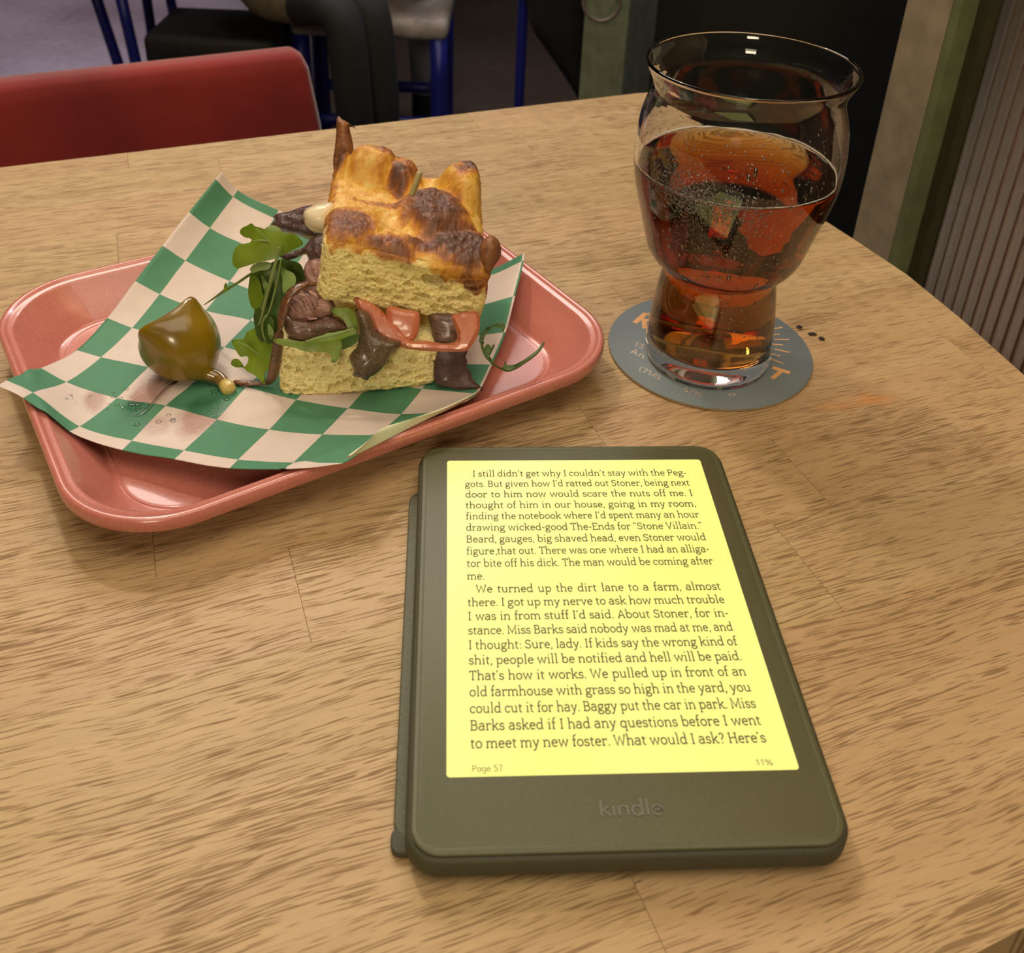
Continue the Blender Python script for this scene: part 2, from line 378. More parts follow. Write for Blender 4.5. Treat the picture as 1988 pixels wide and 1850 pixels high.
def seated(hip, fwd, coat, trous, label, spread=.10, lr=1.0, tr=.078, lap=.03):
    t = thing('person', (hip.x, hip.y, FZ), label, 'person')
    side = Vector((-fwd.y, fwd.x, 0)); J = []; E = []
    def add(p, r, r2=None, par=None):
        J.append((tuple(p), r, r2 or r)); 
        if par is not None: E.append((par, len(J) - 1))
        return len(J) - 1
    U = Vector((0, 0, 1))
    pel = add(hip + U * -.01, .15, .13); b1 = add(hip + U * .20 + fwd * .03, .13, .10, pel); b2 = add(hip + U * .40 + fwd * .05, .15, .10, b1)
    nk = add(hip + U * .53 + fwd * .05, .055, .055, b2); hd = add(hip + U * .63 + fwd * .07, .085, .10, nk); add(hip + U * .74 + fwd * .06, .07, .085, hd)
    for s_ in (-1, 1):
        sh = add(hip + U * .46 + side * .18 * s_ + fwd * .04, .052, None, b2); el = add(hip + U * .22 + side * .24 * s_ + fwd * .10, .042, None, sh)
        wr = add(hip + U * .16 + side * .14 * s_ + fwd * .32, .030, None, el); add(hip + U * .15 + side * .11 * s_ + fwd * .40, .026, .018, wr)
        th_ = add(hip + side * (.03 + spread * .6) * s_ + fwd * .18 + U * .005, tr, None, pel); kn = add(hip + side * spread * s_ + fwd * .40 + U * .0, .058 * lr, None, th_)
        kz = hip + side * spread * s_ + fwd * .42
        sh2 = add(Vector((kz.x, kz.y, hip.z - .20)), .052 * lr, None, kn); an = add(Vector((kz.x, kz.y, FZ + .09)), .040 * lr, None, sh2)
        ft = Vector((kz.x, kz.y, FZ + .035)); f1 = add(ft, .036, .034, an); add(ft + fwd * .12, .036, .026, f1)
    def pick(c__):
        if c__.z < FZ + .10: return 3
        if c__.z > hip.z + .50: return 2
        d2 = (Vector((c__.x, c__.y)) - Vector((hip.x, hip.y))).dot(Vector((fwd.x, fwd.y)))
        if c__.z > hip.z + .12 and d2 > .34: return 2
        if c__.z > hip.z + .085 or (d2 < lap and c__.z > hip.z - .09): return 0
        return 1
    skin_body('body', J, E, t, [coat, trous, m_skin, m_shoe], pick)
    bm = bmesh.new(); bmesh.ops.create_icosphere(bm, subdivisions=3, radius=1)
    for v_ in bm.verts:
        v_.co = Vector((v_.co.x * .095, v_.co.y * .105, max(v_.co.z, -.35) * .11)) * (1 + .05 * mnoise.noise(v_.co * 5))
        v_.co += hip + U * .70 + fwd * .045
    from_bm('hair', bm, m_hair, t)
    for s_ in (-1, 1):
        bm = bmesh.new(); bmesh.ops.create_uvsphere(bm, u_segments=12, v_segments=8, radius=.011)
        for v_ in bm.verts: v_.co += hip + U * .665 + fwd * .158 + side * .032 * s_
        from_bm('eye', bm, m_black, t)
    bm = bmesh.new(); bmesh.ops.create_icosphere(bm, subdivisions=2, radius=.014)
    for v_ in bm.verts: v_.co = Vector((v_.co.x, v_.co.y, v_.co.z * 1.6)) + hip + U * .635 + fwd * .172
    from_bm('nose', bm, m_skin, t)
    bm = bmesh.new(); bmesh.ops.create_icosphere(bm, subdivisions=2, radius=.02)
    for v_ in bm.verts: v_.co = Vector((v_.co.x, v_.co.y, v_.co.z * .35)) + hip + U * .595 + fwd * .148
    from_bm('mouth', bm, plain('lip', (.35, .12, .10), .5), t)
    return t
f1_ = Vector((.80, -.60, 0)).normalized(); k1_ = aty(712, 90, 1.84)
seated(Vector((k1_.x, 1.84, -.235)) - f1_ * .42, f1_, m_olive, m_blackt, 'seated person in an olive coat and black trousers, seen from the hips down', .036, .70, .062, .30)
k2_ = aty(822, 120, 2.54); f2_ = Vector((.04, .99, 0)).normalized(); s2_ = Vector((-f2_.y, f2_.x, 0))
P2B = seated(Vector((k2_.x, 2.54, aty(730, 36, 2.08).z + .005)) - f2_ * .42 + s2_ * .055, f2_, m_redt, m_jean, 'seated person in a red shirt and grey jeans, mostly above the picture', .055, .80, .07, .12)
# dark coat hanging low by the sage post and the blue stand it hangs from
cx0 = aty(1090, 60, 1.86)
tcb = thing('coat_stand', (cx0.x - .07, 1.95, FZ), 'thin blue metal stand beside the dark hanging coat', 'stand')
px_ = aty(1012, 100, 1.95)
tube('pole', [Vector((px_.x, 1.95, FZ + .015)), Vector((px_.x, 1.95, 0)), Vector((px_.x, 1.95, .75))], [.010], m_blue, tcb, n=10, sub=2)
lathe('base', [(.14, 0), (.14, .010), (.02, .02)], (px_.x, 1.95, FZ), m_blue, tcb, n=32)
tube('arm', [Vector((px_.x, 1.95, .70)), Vector((px_.x + .08, 1.93, .74)), Vector((px_.x + .16, 1.92, .70))], [.008], m_blue, tcb, n=8)

c0_ = [(1022, -60), (1150, -60), (1142, 40), (1136, 120), (1131, 200), (1110, 170), (1082, 128), (1056, 90), (1036, 60), (1024, 20)]
COAT_PX = c0_

# ---------------------------------------------------------------- outline shapes (pillows and sheets)
def resample(P, step):
    P = [Vector(p) for p in P]; out = []
    n = len(P)
    for i in range(n):
        p0, p1, p2, p3 = P[i - 1], P[i], P[(i + 1) % n], P[(i + 2) % n]
        m_ = max(1, int((p2 - p1).length / step))
        for k in range(m_):
            t = k / m_; t2 = t * t; t3 = t2 * t
            out.append(.5 * ((2 * p1) + (p2 - p0) * t + (2 * p0 - 5 * p1 + 4 * p2 - p3) * t2 + (3 * p1 - p0 - 3 * p2 + p3) * t3))
    return out
def seg_dist(Q, B):
    A = B; Bn = np.roll(B, -1, axis=0); d = Bn - A; L = (d ** 2).sum(1) + 1e-18; best = np.full(len(Q), 1e9)
    for i in range(len(A)):
        t = np.clip(((Q - A[i]) @ d[i]) / L[i], 0, 1); best = np.minimum(best, np.linalg.norm(Q - (A[i] + t[:, None] * d[i]), axis=1))
    return best
def shape(name, outline, Y, mat, parent, thick=.006, back=None, R=None, normal=(0, -.88, .47), step=.0012, grid=.0014, nz=.0006, nf=160, bend=0, bf=25, flat=False, seed=1, fold=None, anchor=None, ridge=None):
    """closed solid from an outline seen in the photo, lying in a plane through depth Y; thick = how far it bulges"""
    ax = sum(p[0] for p in outline) / len(outline); ay = sum(p[1] for p in outline) / len(outline)
    p0 = aty(ax, ay, Y) if anchor is None else Vector(anchor)
    nrm = Vector(normal).normalized(); U = Vector((1, 0, 0)); U = (U - nrm * U.dot(nrm)).normalized(); Vv = nrm.cross(U)
    pts = []
    for q in outline:
        p = atplane(q[0], q[1], p0, nrm) - p0; pts.append(Vector((p.dot(U), p.dot(Vv))))
    B = resample([Vector((p.x, p.y, 0)) for p in pts], step); B2 = np.array([(b.x, b.y) for b in B])
    lo, hi = B2.min(0), B2.max(0); gx, gy = np.meshgrid(np.arange(lo[0], hi[0], grid), np.arange(lo[1], hi[1], grid)); gx[1::2] += grid / 2
    Q = np.stack([gx.ravel(), gy.ravel()], 1)
    inside = np.zeros(len(Q), bool); A = B2; C = np.roll(B2, -1, 0)
    for i in range(len(A)):
        cnd = ((A[i, 1] > Q[:, 1]) != (C[i, 1] > Q[:, 1]))
        xi = (C[i, 0] - A[i, 0]) * (Q[:, 1] - A[i, 1]) / (C[i, 1] - A[i, 1] + 1e-15) + A[i, 0]
        inside ^= cnd & (Q[:, 0] < xi)
    Q = Q[inside]; 
    if len(Q): Q = Q[seg_dist(Q, B2) > grid * .45]
    allp = np.vstack([B2, Q]) if len(Q) else B2; nb = len(B2)
    vv, ee, ff, ov, oe, of = delaunay_2d_cdt([Vector(p) for p in allp], [(i, (i + 1) % nb) for i in range(nb)], [], 1, 1e-7)
    XY = np.array([(v_.x, v_.y) for v_ in vv]); d = seg_dist(XY, B2); d[d < 1e-6] = 0
    Rr = R or thick
    prof = np.sqrt(np.clip(1 - (1 - np.clip(d / Rr, 0, 1)) ** 2, 0, 1))
    W3 = np.array([p0 + U * x + Vv * y for x, y in XY])
    n1 = fbm(W3 * nf + seed * 9.1, seed, 3); n2 = fbm(W3 * bf + seed * 3.3, seed + 5, 2)
    off = n2 * bend
    if fold is not None: off = off + fold(XY)
    rd = ridge(XY) if ridge is not None else 0
    fr = off + thick * prof + (n1 * nz + rd) * prof; bk = off - (thick if back is None else back) * prof + n1 * nz * prof * .5
    nn = np.array(nrm); edge = d <= 0
    Fv = W3 + nn * fr[:, None]; Bv = W3 + nn * bk[:, None]
    V = [tuple(p) for p in Fv]; bi = {}
    for i in range(len(XY)):
        if edge[i]: bi[i] = i
        else: bi[i] = len(V); V.append(tuple(Bv[i]))
    F = []
    for f in ff:
        f = list(f); F.append(tuple(f)); F.append(tuple(bi[i] for i in reversed(f)))
    o = fix_normals(meshobj(name, V, F, mat, parent))
    if thick < .0032: o.data.set_sharp_from_angle(angle=math.radians(42))
    return o

m_coat = plain('black_coat_cloth', (.008, .007, .009), .95, nz=.2)
tcoat = thing('coat', tuple(aty(1090, 60, 1.90)), 'black coat hanging from the thin blue stand by the sage post', 'coat')
shape('coat_cloth', COAT_PX, 1.90, m_coat, tcoat, thick=.04, R=.05, normal=(0, -1, 0), step=.01, grid=.012, nz=.006, nf=18, seed=9)

# ================================================================ TABLE
mt = NT('rubberwood')
oi = mt.node('ShaderNodeObjectInfo'); tcn = mt.node('ShaderNodeTexCoord')
off = mt.node('ShaderNodeVectorMath', operation='SCALE'); cmb = mt.node('ShaderNodeCombineXYZ'); 
mt.l.new(oi.outputs['Random'], cmb.inputs[0]); mt.l.new(mt.math('MULTIPLY', oi.outputs['Random'], 3.7), cmb.inputs[1]); mt.l.new(mt.math('MULTIPLY', oi.outputs['Random'], 1.9), cmb.inputs[2])
mt.l.new(cmb.outputs[0], off.inputs[0]); off.inputs['Scale'].default_value = 3.0
add = mt.node('ShaderNodeVectorMath', operation='ADD'); mt.l.new(tcn.outputs['Object'], add.inputs[0]); mt.l.new(off.outputs[0], add.inputs[1])
def mp(scale, src=add.outputs[0]):
    q = mt.node('ShaderNodeMapping'); mt.l.new(src, q.inputs[0]); q.inputs['Scale'].default_value = scale; return q.outputs[0]
# the grain wanders: shift across the grain by a slow noise
wob = mt.noise(mp((9, 22, 1)), 1, 2); wv = mt.node('ShaderNodeCombineXYZ'); mt.l.new(mt.math('MULTIPLY', mt.math('SUBTRACT', wob, .5), .014), wv.inputs[1])
add2 = mt.node('ShaderNodeVectorMath', operation='ADD'); mt.l.new(add.outputs[0], add2.inputs[0]); mt.l.new(wv.outputs[0], add2.inputs[1]); G = add2.outputs[0]
bands = mt.noise(mp((5, 75, 1), G), 1, 4, .6); broad = mt.noise(mp((4, 14, 1), G), 1, 3); fine = mt.noise(mp((60, 1500, 1), G), 1, 2)
pore = mt.noise(mp((85, 2300, 1), G), 1, 0.6, .5); dens = mt.noise(mp((13, 34, 1), G), 1, 2)
pm = mt.rng(mt.math('ADD', pore, mt.math('MULTIPLY', mt.math('SUBTRACT', dens, .5), .30)), .60, .655)
pore2 = mt.noise(mp((48, 1500, 3), G), 1, .5, .5); pm2 = mt.rng(mt.math('ADD', pore2, mt.math('MULTIPLY', mt.math('SUBTRACT', dens, .5), .3)), .625, .68, 0, .9)
pm = mt.math('MAXIMUM', pm, pm2)
base = mt.ramp(mt.math('ADD', mt.math('MULTIPLY', bands, .62), mt.math('MULTIPLY', broad, .38)), [(.30, (.36, .235, .10)), (.50, (.475, .335, .155)), (.70, (.57, .425, .225))])
base = mt.mix(mt.rng(oi.outputs['Random'], 0, 1, 0, .45), base, (.54, .34, .19), 'MIX')
base = mt.mix(mt.rng(fine, .35, .75, 0, .14), base, (.30, .16, .06))
base = mt.mix(mt.math('MULTIPLY', pm, .72), base, (.15, .075, .022))
# orange spill marks right of the coaster (marks on the wood, fixed to the table)
geo = mt.node('ShaderNodeNewGeometry')
def spot(cx, cy, rx, ry, ang):
    q = mt.node('ShaderNodeMapping', vector_type='TEXTURE'); mt.l.new(geo.outputs['Position'], q.inputs[0]); q.inputs['Location'].default_value = (cx, cy, 0); q.inputs['Rotation'].default_value = (0, 0, ang); q.inputs['Scale'].default_value = (rx, ry, 1)
    s_ = mt.node('ShaderNodeVectorMath', operation='LENGTH'); mt.l.new(q.outputs[0], s_.inputs[0]); return mt.rng(s_.outputs['Value'], .3, 1, 1, 0)
pA_ = atz(1695, 775, 0); pB_ = atz(1625, 785, 0)
stn = mt.math('MAXIMUM', spot(pA_.x, pA_.y, .016, .008, .4), spot(pB_.x, pB_.y, .014, .006, .4))
stn = mt.math('MULTIPLY', stn, mt.rng(mt.noise(mp((60, 200, 1), G), 1, 3), .35, .65))
base = mt.mix(mt.math('MULTIPLY', stn, .55), base, (.72, .26, .04))
mt.set(**{'Base Color': base, 'Roughness': mt.math('ADD', mt.rng(bands, .3, .7, .40, .52), mt.math('MULTIPLY', pm, .2))})
mt.b.inputs['Specular IOR Level'].default_value = .4
mt.bump(mt.math('SUBTRACT', mt.math('MULTIPLY', fine, .15), pm), .35, .0004); m_wood = mt.m

d23 = math.radians(23.15)
edge = [(-.3347 - .55 * math.cos(d23), .6139 - .55 * math.sin(d23)), (.105, .8019), (.118, .8055), (.1255, .7960), (.165, .6850), (.2023, .5811), (.2167, .5514), (.2333, .5146), (.2470, .4700), (.2568, .4303), (.2597, .418), (.3204, .2311)]
nd = math.radians(24.0); nx0 = (-.75, .1546 - (.1485 + .75) * math.tan(nd))
edge = edge + [nx0, (-.95, .30)]
AN = math.radians(21.0); ca, sa = math.cos(AN), math.sin(AN)
def to_uv(p): return (p[0] * ca + p[1] * sa, -p[0] * sa + p[1] * ca)
def to_xy(p): return (p[0] * ca - p[1] * sa, p[0] * sa + p[1] * ca)
def clip(poly, inside, inter):
    out = []
    for i in range(len(poly)):
        a_, b2 = poly[i - 1], poly[i]
        if inside(b2):
            if not inside(a_): out.append(inter(a_, b2))
            out.append(b2)
        elif inside(a_): out.append(inter(a_, b2))
    return out
def clip_axis(poly, ax, val, keep_less):
    ins = (lambda p: p[ax] <= val) if keep_less else (lambda p: p[ax] >= val)
    def it(a_, b2):
        t = (val - a_[ax]) / (b2[ax] - a_[ax]); return (a_[0] + t * (b2[0] - a_[0]), a_[1] + t * (b2[1] - a_[1]))
    return clip(poly, ins, it)
EUV = [to_uv(p) for p in edge]
tcx, tcy = -.15, .42
ttab = thing('table', (tcx, tcy, FZ), 'pale butcher-block wooden table under the tray, e-reader and glass', 'table')
seams = {.1055: [.0984], .1995: [.2146], .2465: [.029, .2437], .2935: [-.0192], .5285: [-.0236]}
TT = -.032
v0 = .2465 - .047 * 9; r_ = 0
while v0 < .90:
    key = min(seams, key=lambda k: abs(k - v0)); us = list(seams[key]) if abs(key - v0) < .004 else [random.uniform(-.15, .15)]
    us.sort()
    while us[0] > -1.1: us.insert(0, us[0] - random.uniform(.19, .30))
    while us[-1] < .7: us.append(us[-1] + random.uniform(.19, .30))
    for k in range(len(us) - 1):
        g = .00005; P = clip_axis(clip_axis(clip_axis(clip_axis(EUV, 0, us[k] + g, False), 0, us[k + 1] - g, True), 1, v0 + g * .4, False), 1, v0 + .047 - g * .4, True)
        if len(P) < 3: continue
        # local frame per stave: x along the grain
        cxl = sum(p[0] for p in P) / len(P); cyl = sum(p[1] for p in P) / len(P)
        n = len(P); dz = random.uniform(-.00006, 0); ins = .00006
        V = []
        for (s_, z) in ((0, TT), (0, dz - .0001), (ins, dz)):
            for p in P:
                dx, dy = p[0] - cxl, p[1] - cyl; L = math.hypot(dx, dy); V.append((dx * (1 - s_ / L), dy * (1 - s_ / L), z))
        F = [tuple(reversed(range(n))), tuple(range(2 * n, 3 * n))]
        for q in (0, 1): F += [(q * n + i, q * n + (i + 1) % n, (q + 1) * n + (i + 1) % n, (q + 1) * n + i) for i in range(n)]
        o = meshobj('stave', V, F, m_wood, None, smooth=False); fix_normals(o); o.parent = ttab
        X_, Y_ = to_xy((cxl, cyl)); o.location = (X_ - tcx, Y_ - tcy, -FZ); o.rotation_euler = (0, 0, AN)
    v0 += .047
m_base = plain('black_table_steel', (.02, .02, .02), .5)
inner = [to_xy(((p[0] - EUV[0][0]) * 0 + p[0], p[1])) for p in EUV]
cxm = sum(p[0] for p in edge) / len(edge); cym = sum(p[1] for p in edge) / len(edge)
prism('underframe', [(cxm + (p[0] - cxm) * .86, cym + (p[1] - cym) * .86) for p in edge], -.060, TT - .0003, m_base, ttab)
box('pedestal', (tcx - .04, tcy - .04, FZ + .03), (tcx + .04, tcy + .04, -.0605), m_base, ttab)
box('foot', (tcx - .28, tcy - .22, FZ), (tcx + .28, tcy + .22, FZ + .0295), m_base, ttab, bevel=.008)
# the seat this side of the table, at the lower right corner of the picture
m_seatw = plain('brown_seat_wood', srgb(128, 94, 62), .6)
tse = thing('near_chair', (.25, .0, FZ), 'brown wooden seat just showing past the near table edge, lower right', 'chair')
box('seat', (.05, -.20, -.30), (.47, .22, -.265), m_seatw, tse, bevel=.012)
for x, y in ((.08, -.17), (.44, -.17), (.08, .19), (.44, .19)): box('leg', (x - .02, y - .02, FZ), (x + .02, y + .02, -.3005), m_seatw, tse, bevel=.003)

# ================================================================ TRAY
TC = (-.0938, .4085, .5899); TA, TB, TR = .1250, .0998, .042; TH = .022
m_tray = NT('pink_fibreglass'); cvec = m_tray.coords(scale=(1, 1, 1))
fib = m_tray.noise(m_tray.coords(scale=(320, 900, 300), rot=(0, 0, .7)), 1, 3, .6, 1.5); fib2 = m_tray.noise(m_tray.coords(scale=(900, 260, 300), rot=(0, 0, .3)), 1, 3, .6, 1.5); bl = m_tray.noise(cvec, 14, 3)
m_tray.set(**{'Base Color': m_tray.mix(m_tray.rng(m_tray.math('MAXIMUM', fib, fib2), .55, .75, 0, .45), m_tray.ramp(bl, [(.3, (.50, .160, .125)), (.7, (.58, .20, .155))]), (.70, .33, .25)), 'Roughness': .26})
m_tray.b.inputs['Coat Weight'].default_value = .5; m_tray.b.inputs['Coat Roughness'].default_value = .08
m_tray.bump(m_tray.math('ADD', fib, fib2), .10, .0003); m_tray = m_tray.m
tx = Matrix.Translation((TC[0], TC[1], 0)) @ Matrix.Rotation(TC[2], 4, 'Z')
ttr = thing('tray', (TC[0], TC[1], 0.0), 'pink rectangular fibreglass tray with rounded corners and a rolled rim', 'tray')
# profile from the middle of the inside out over the rim and back underneath: (inset from the outer edge, z)
prof = [(.090, .0036), (.060, .0036), (.0262, .0036), (.0232, .0037), (.0222, .0041), (.0215, .0049), (.0208, .0058), (.0140, .0125), (.0074, .0192), (.0068, .0200), (.0062, .0206), (.0056, .0208), (.0042, .0208), (.0036, .0211), (.0028, .0219), (.0022, .0221), (.0014, .0221), (.0007, .0218), (.0002, .0210), (0, .0200), (.0001, .0168), (.0005, .0162), (.0012, .0162), (.0016, .0168), (.0018, .0188), (.0050, .0190), (.0060, .0184), (.0125, .0108), (.0195, .0034), (.0225, .0008), (.026, 0.0002), (.090, .0002)]
rings = []
for ins, z in prof:
    rr = max(TR - ins * .72, .006) if ins < .05 else .008
    rings.append([(x, y, z) for x, y in rrect(-TA + ins, TA - ins, -TB + ins, TB - ins, rr, 14)])
loft('tray_body', rings, m_tray, ttr, mtx=tx)
# moulded line where the floor meets the wall
rings = []
for dz, di in ((.0037, 0), (.0043, .0004), (.0037, .0010)):
    rings.append([(x, y, z_) for (x, y), z_ in ((p, dz) for p in rrect(-TA + .0240 + di, TA - .0240 - di, -TB + .0240 + di, TB - .0240 - di, .0245, 14))])
loft('moulded_line', rings, m_tray, ttr, cap0=False, cap1=False, mtx=tx)

# ================================================================ CHECKED PAPER
PAPER=[[[-1551,5064,530],[-1475,5074,419],[-1248,5033,323],[-1017,4987,240],[-786,4934,164],[-552,4875,99],[-313,4812,76],[-87,4745,156],[108,4669,311]],[[-1573,5019,507],[-1491,5028,401],[-1267,4992,294],[-1033,4940,222],[-799,4882,160],[-566,4824,97],[-326,4760,72],[-98,4694,145],[104,4619,295]],[[-1671,4812,408],[-1569,4809,316],[-1337,4764,228],[-1105,4709,160],[-868,4646,118],[-630,4584,79],[-391,4519,59],[-156,4455,105],[65,4383,224]],[[-1758,4600,315],[-1646,4588,238],[-1413,4540,153],[-1175,4477,103],[-936,4411,76],[-696,4344,62],[-456,4278,57],[-217,4213,79],[24,4148,157]],[[-1839,4381,231],[-1718,4361,171],[-1479,4303,118],[-1238,4237,116],[-1002,4171,74],[-762,4104,62],[-521,4037,67],[-281,3972,86],[-34,3908,136]],[[-1915,4161,146],[-1788,4129,116],[-1547,4064,102],[-1306,3998,115],[-1067,3931,84],[-827,3864,75],[-587,3798,86],[-345,3733,112],[-94,3666,144]],[[-1980,3924,116],[-1854,3889,106],[-1613,3825,108],[-1372,3759,99],[-1132,3693,112],[-894,3625,105],[-654,3560,119],[-415,3496,148],[-171,3440,224]],[[-2038,3690,177],[-1918,3651,136],[-1676,3586,107],[-1438,3520,127],[-1200,3452,117],[-961,3386,126],[-723,3324,163],[-488,3267,217],[-241,3206,272]],[[-2074,3466,273],[-1952,3427,243],[-1743,3346,138],[-1505,3280,127],[-1268,3212,144],[-1030,3148,164],[-794,3088,210],[-557,3032,264],[-309,2970,314]],[[-2082,3409,288],[-1964,3367,261],[-1757,3284,160],[-1523,3217,128],[-1287,3149,151],[-1048,3086,171],[-812,3028,227],[-574,2971,274],[-325,2908,320]]]
PG = np.array(PAPER) / 10000.0
IU = np.array([0] + [.2154 + k for k in range(8)] + [7.2154 + .2569]); JV = np.array([0] + [.5337 + k for k in range(7)] + [6.5337 + 1.0477])
def cr1(G, x, nodes):
    """Catmull-Rom along axis 0 at index coordinate x"""
    i = int(min(max(math.floor(x), 0), len(G) - 2)); t = x - i
    g = lambda k: G[k] if 0 <= k < len(G) else (2 * G[0] - G[1] if k < 0 else 2 * G[-1] - G[-2])
    p0, p1, p2, p3 = g(i - 1), g(i), g(i + 1), g(i + 2)
    if i == 0: p0 = p1 - (p2 - p1) * 1.0
    if i == len(G) - 2: p3 = p2 + (p2 - p1)
    L1 = nodes[i + 1] - nodes[i]; La = (nodes[i] - nodes[i - 1]) if i > 0 else L1; Lb = (nodes[i + 2] - nodes[i + 1]) if i + 2 < len(nodes) else L1
    m1 = .5 * ((p2 - p1) + (p1 - p0) * (L1 / La if i > 0 else 1)); m2 = .5 * ((p2 - p1) + (p3 - p2) * (L1 / Lb if i + 2 < len(nodes) else 1))
    t2, t3 = t * t, t * t * t
    return (2 * t3 - 3 * t2 + 1) * p1 + (t3 - 2 * t2 + t) * m1 + (-2 * t3 + 3 * t2) * p2 + (t3 - t2) * m2
def paper(i, j):
    cols = np.array([cr1(PG[:, k], i, IU) for k in range(9)]); return cr1(cols, j, JV)
FOLD_I = [0, 5.1, 5.5, 6.15, 6.6, 7.3, 7.9, 8.5, 9.0]; FOLD_J = [8, 8, 7.93, 7.75, 7.42, 7.08, 6.93, 6.5, 6.05]
NI, NJ = 72, 64; V = []; UVs = []
for a_ in range(NI + 1):
    i = 9 * a_ / NI; jm = float(np.interp(i, FOLD_I, FOLD_J))
    cols = np.array([cr1(PG[:, k], i, IU) for k in range(9)]); ui = float(np.interp(i, range(10), IU))
    for b2 in range(NJ + 1):
        j = jm * b2 / NJ; V.append(cr1(cols, j, JV)); UVs.append((ui, float(np.interp(j, range(9), JV))))
V = np.array(V); V[:, 2] += .0004 * fbm(V * 60, 3, 3)
def tray_h(P):
    q = P[:, :2] - [TC[0], TC[1]]; c_, s_ = math.cos(TC[2]), math.sin(TC[2]); u_ = np.stack([q[:, 0] * c_ + q[:, 1] * s_, -q[:, 0] * s_ + q[:, 1] * c_], 1)
    d = np.abs(u_) - [TA - TR, TB - TR]; s2 = -(np.hypot(*np.maximum(d, 0).T) + np.minimum(d.max(1), 0) - TR)
    return np.interp(s2, [-.004, -.0015, 0, .0025, .0064, .0208, .0235], [0, .018, .0222, .0228, .0222, .0064, .0040])
V[:, 2] = np.maximum(V[:, 2], tray_h(V) + .0006)
F = [(a_ * (NJ + 1) + b2, (a_ + 1) * (NJ + 1) + b2, (a_ + 1) * (NJ + 1) + b2 + 1, a_ * (NJ + 1) + b2 + 1) for a_ in range(NI) for b2 in range(NJ)]
mp_ = NT('checked_paper'); uvn = mp_.node('ShaderNodeUVMap', uv_map='uv'); sep = mp_.node('ShaderNodeSeparateXYZ'); mp_.l.new(uvn.outputs[0], sep.inputs[0])
fi = mp_.math('FLOOR', mp_.math('SUBTRACT', sep.outputs[0], .2154)); fj = mp_.math('FLOOR', mp_.math('SUBTRACT', sep.outputs[1], .5337))
chk = mp_.math('PINGPONG', mp_.math('ADD', fi, fj), 1.0)       # 0 white, 1 green at the top-left
def uvspot(u, v, ru, rv, ang, lo=.55, hi=1.0):
    q = mp_.node('ShaderNodeMapping', vector_type='TEXTURE'); mp_.l.new(uvn.outputs[0], q.inputs[0]); q.inputs['Location'].default_value = (u, v, 0); q.inputs['Rotation'].default_value = (0, 0, ang); q.inputs['Scale'].default_value = (ru, rv, 1)
    s_ = mp_.node('ShaderNodeVectorMath', operation='LENGTH'); nn = mp_.noise(uvn.outputs[0], 3.5, 3); mp_.l.new(q.outputs[0], s_.inputs[0])
    return mp_.rng(mp_.math('ADD', s_.outputs['Value'], mp_.math('MULTIPLY', mp_.math('SUBTRACT', nn, .5), .5)), lo, hi, 1, 0)
grease = mp_.math('MAXIMUM', uvspot(5.9, 2.0, .95, .38, .1), uvspot(6.2, 3.25, .8, .45, .1))
grease = mp_.math('MAXIMUM', grease, mp_.math('MULTIPLY', uvspot(6.45, 1.25, .45, .22, .6), .8))
grease = mp_.math('MAXIMUM', grease, mp_.math('MULTIPLY', uvspot(6.75, 2.7, .30, .35, 0), .7))
crease = mp_.noise(uvn.outputs[0], 2.2, 4, .6)
wht = mp_.mix(mp_.math('MULTIPLY', grease, .78), (.82, .70, .63), (.50, .27, .22)); grn = mp_.mix(mp_.math('MULTIPLY', grease, .70), (.090, .30, .165), (.035, .16, .075))
colr = mp_.mix(chk, wht, grn)
colr = mp_.mix(mp_.rng(crease, .35, .8, 0, .18), colr, (.55, .50, .36), 'MULTIPLY')
mp_.set(**{'Base Color': colr, 'Roughness': mp_.mix(grease, (.62,) * 3, (.16,) * 3)})
tr = mp_.node('ShaderNodeBsdfTranslucent'); mp_.l.new(colr, tr.inputs[0]); ms = mp_.node('ShaderNodeMixShader'); ms.inputs[0].default_value = .18
mp_.l.new(mp_.b.outputs[0], ms.inputs[1]); mp_.l.new(tr.outputs[0], ms.inputs[2]); mp_.l.new(ms.outputs[0], mp_.n['Material Output'].inputs[0])
mp_.bump(mp_.math('ADD', crease, mp_.math('MULTIPLY', mp_.noise(uvn.outputs[0], 30, 4), mp_.math('ADD', mp_.math('MULTIPLY', grease, .5), .12))), .25, .001); m_paper = mp_.m
tpp = thing('checked_paper', tuple(PG[4, 4]), 'green and white checked food paper curling over the pink tray', 'paper')
def add_uv(o, uvs):
    lay = o.data.uv_layers.new(name='uv')
    for lp in o.data.loops: lay.data[lp.index].uv = uvs[lp.vertex_index]
o = meshobj('sheet', V, F, m_paper, tpp); add_uv(o, UVs)
md = o.modifiers.new('thickness', 'SOLIDIFY'); md.thickness = .00016; md.offset = -1
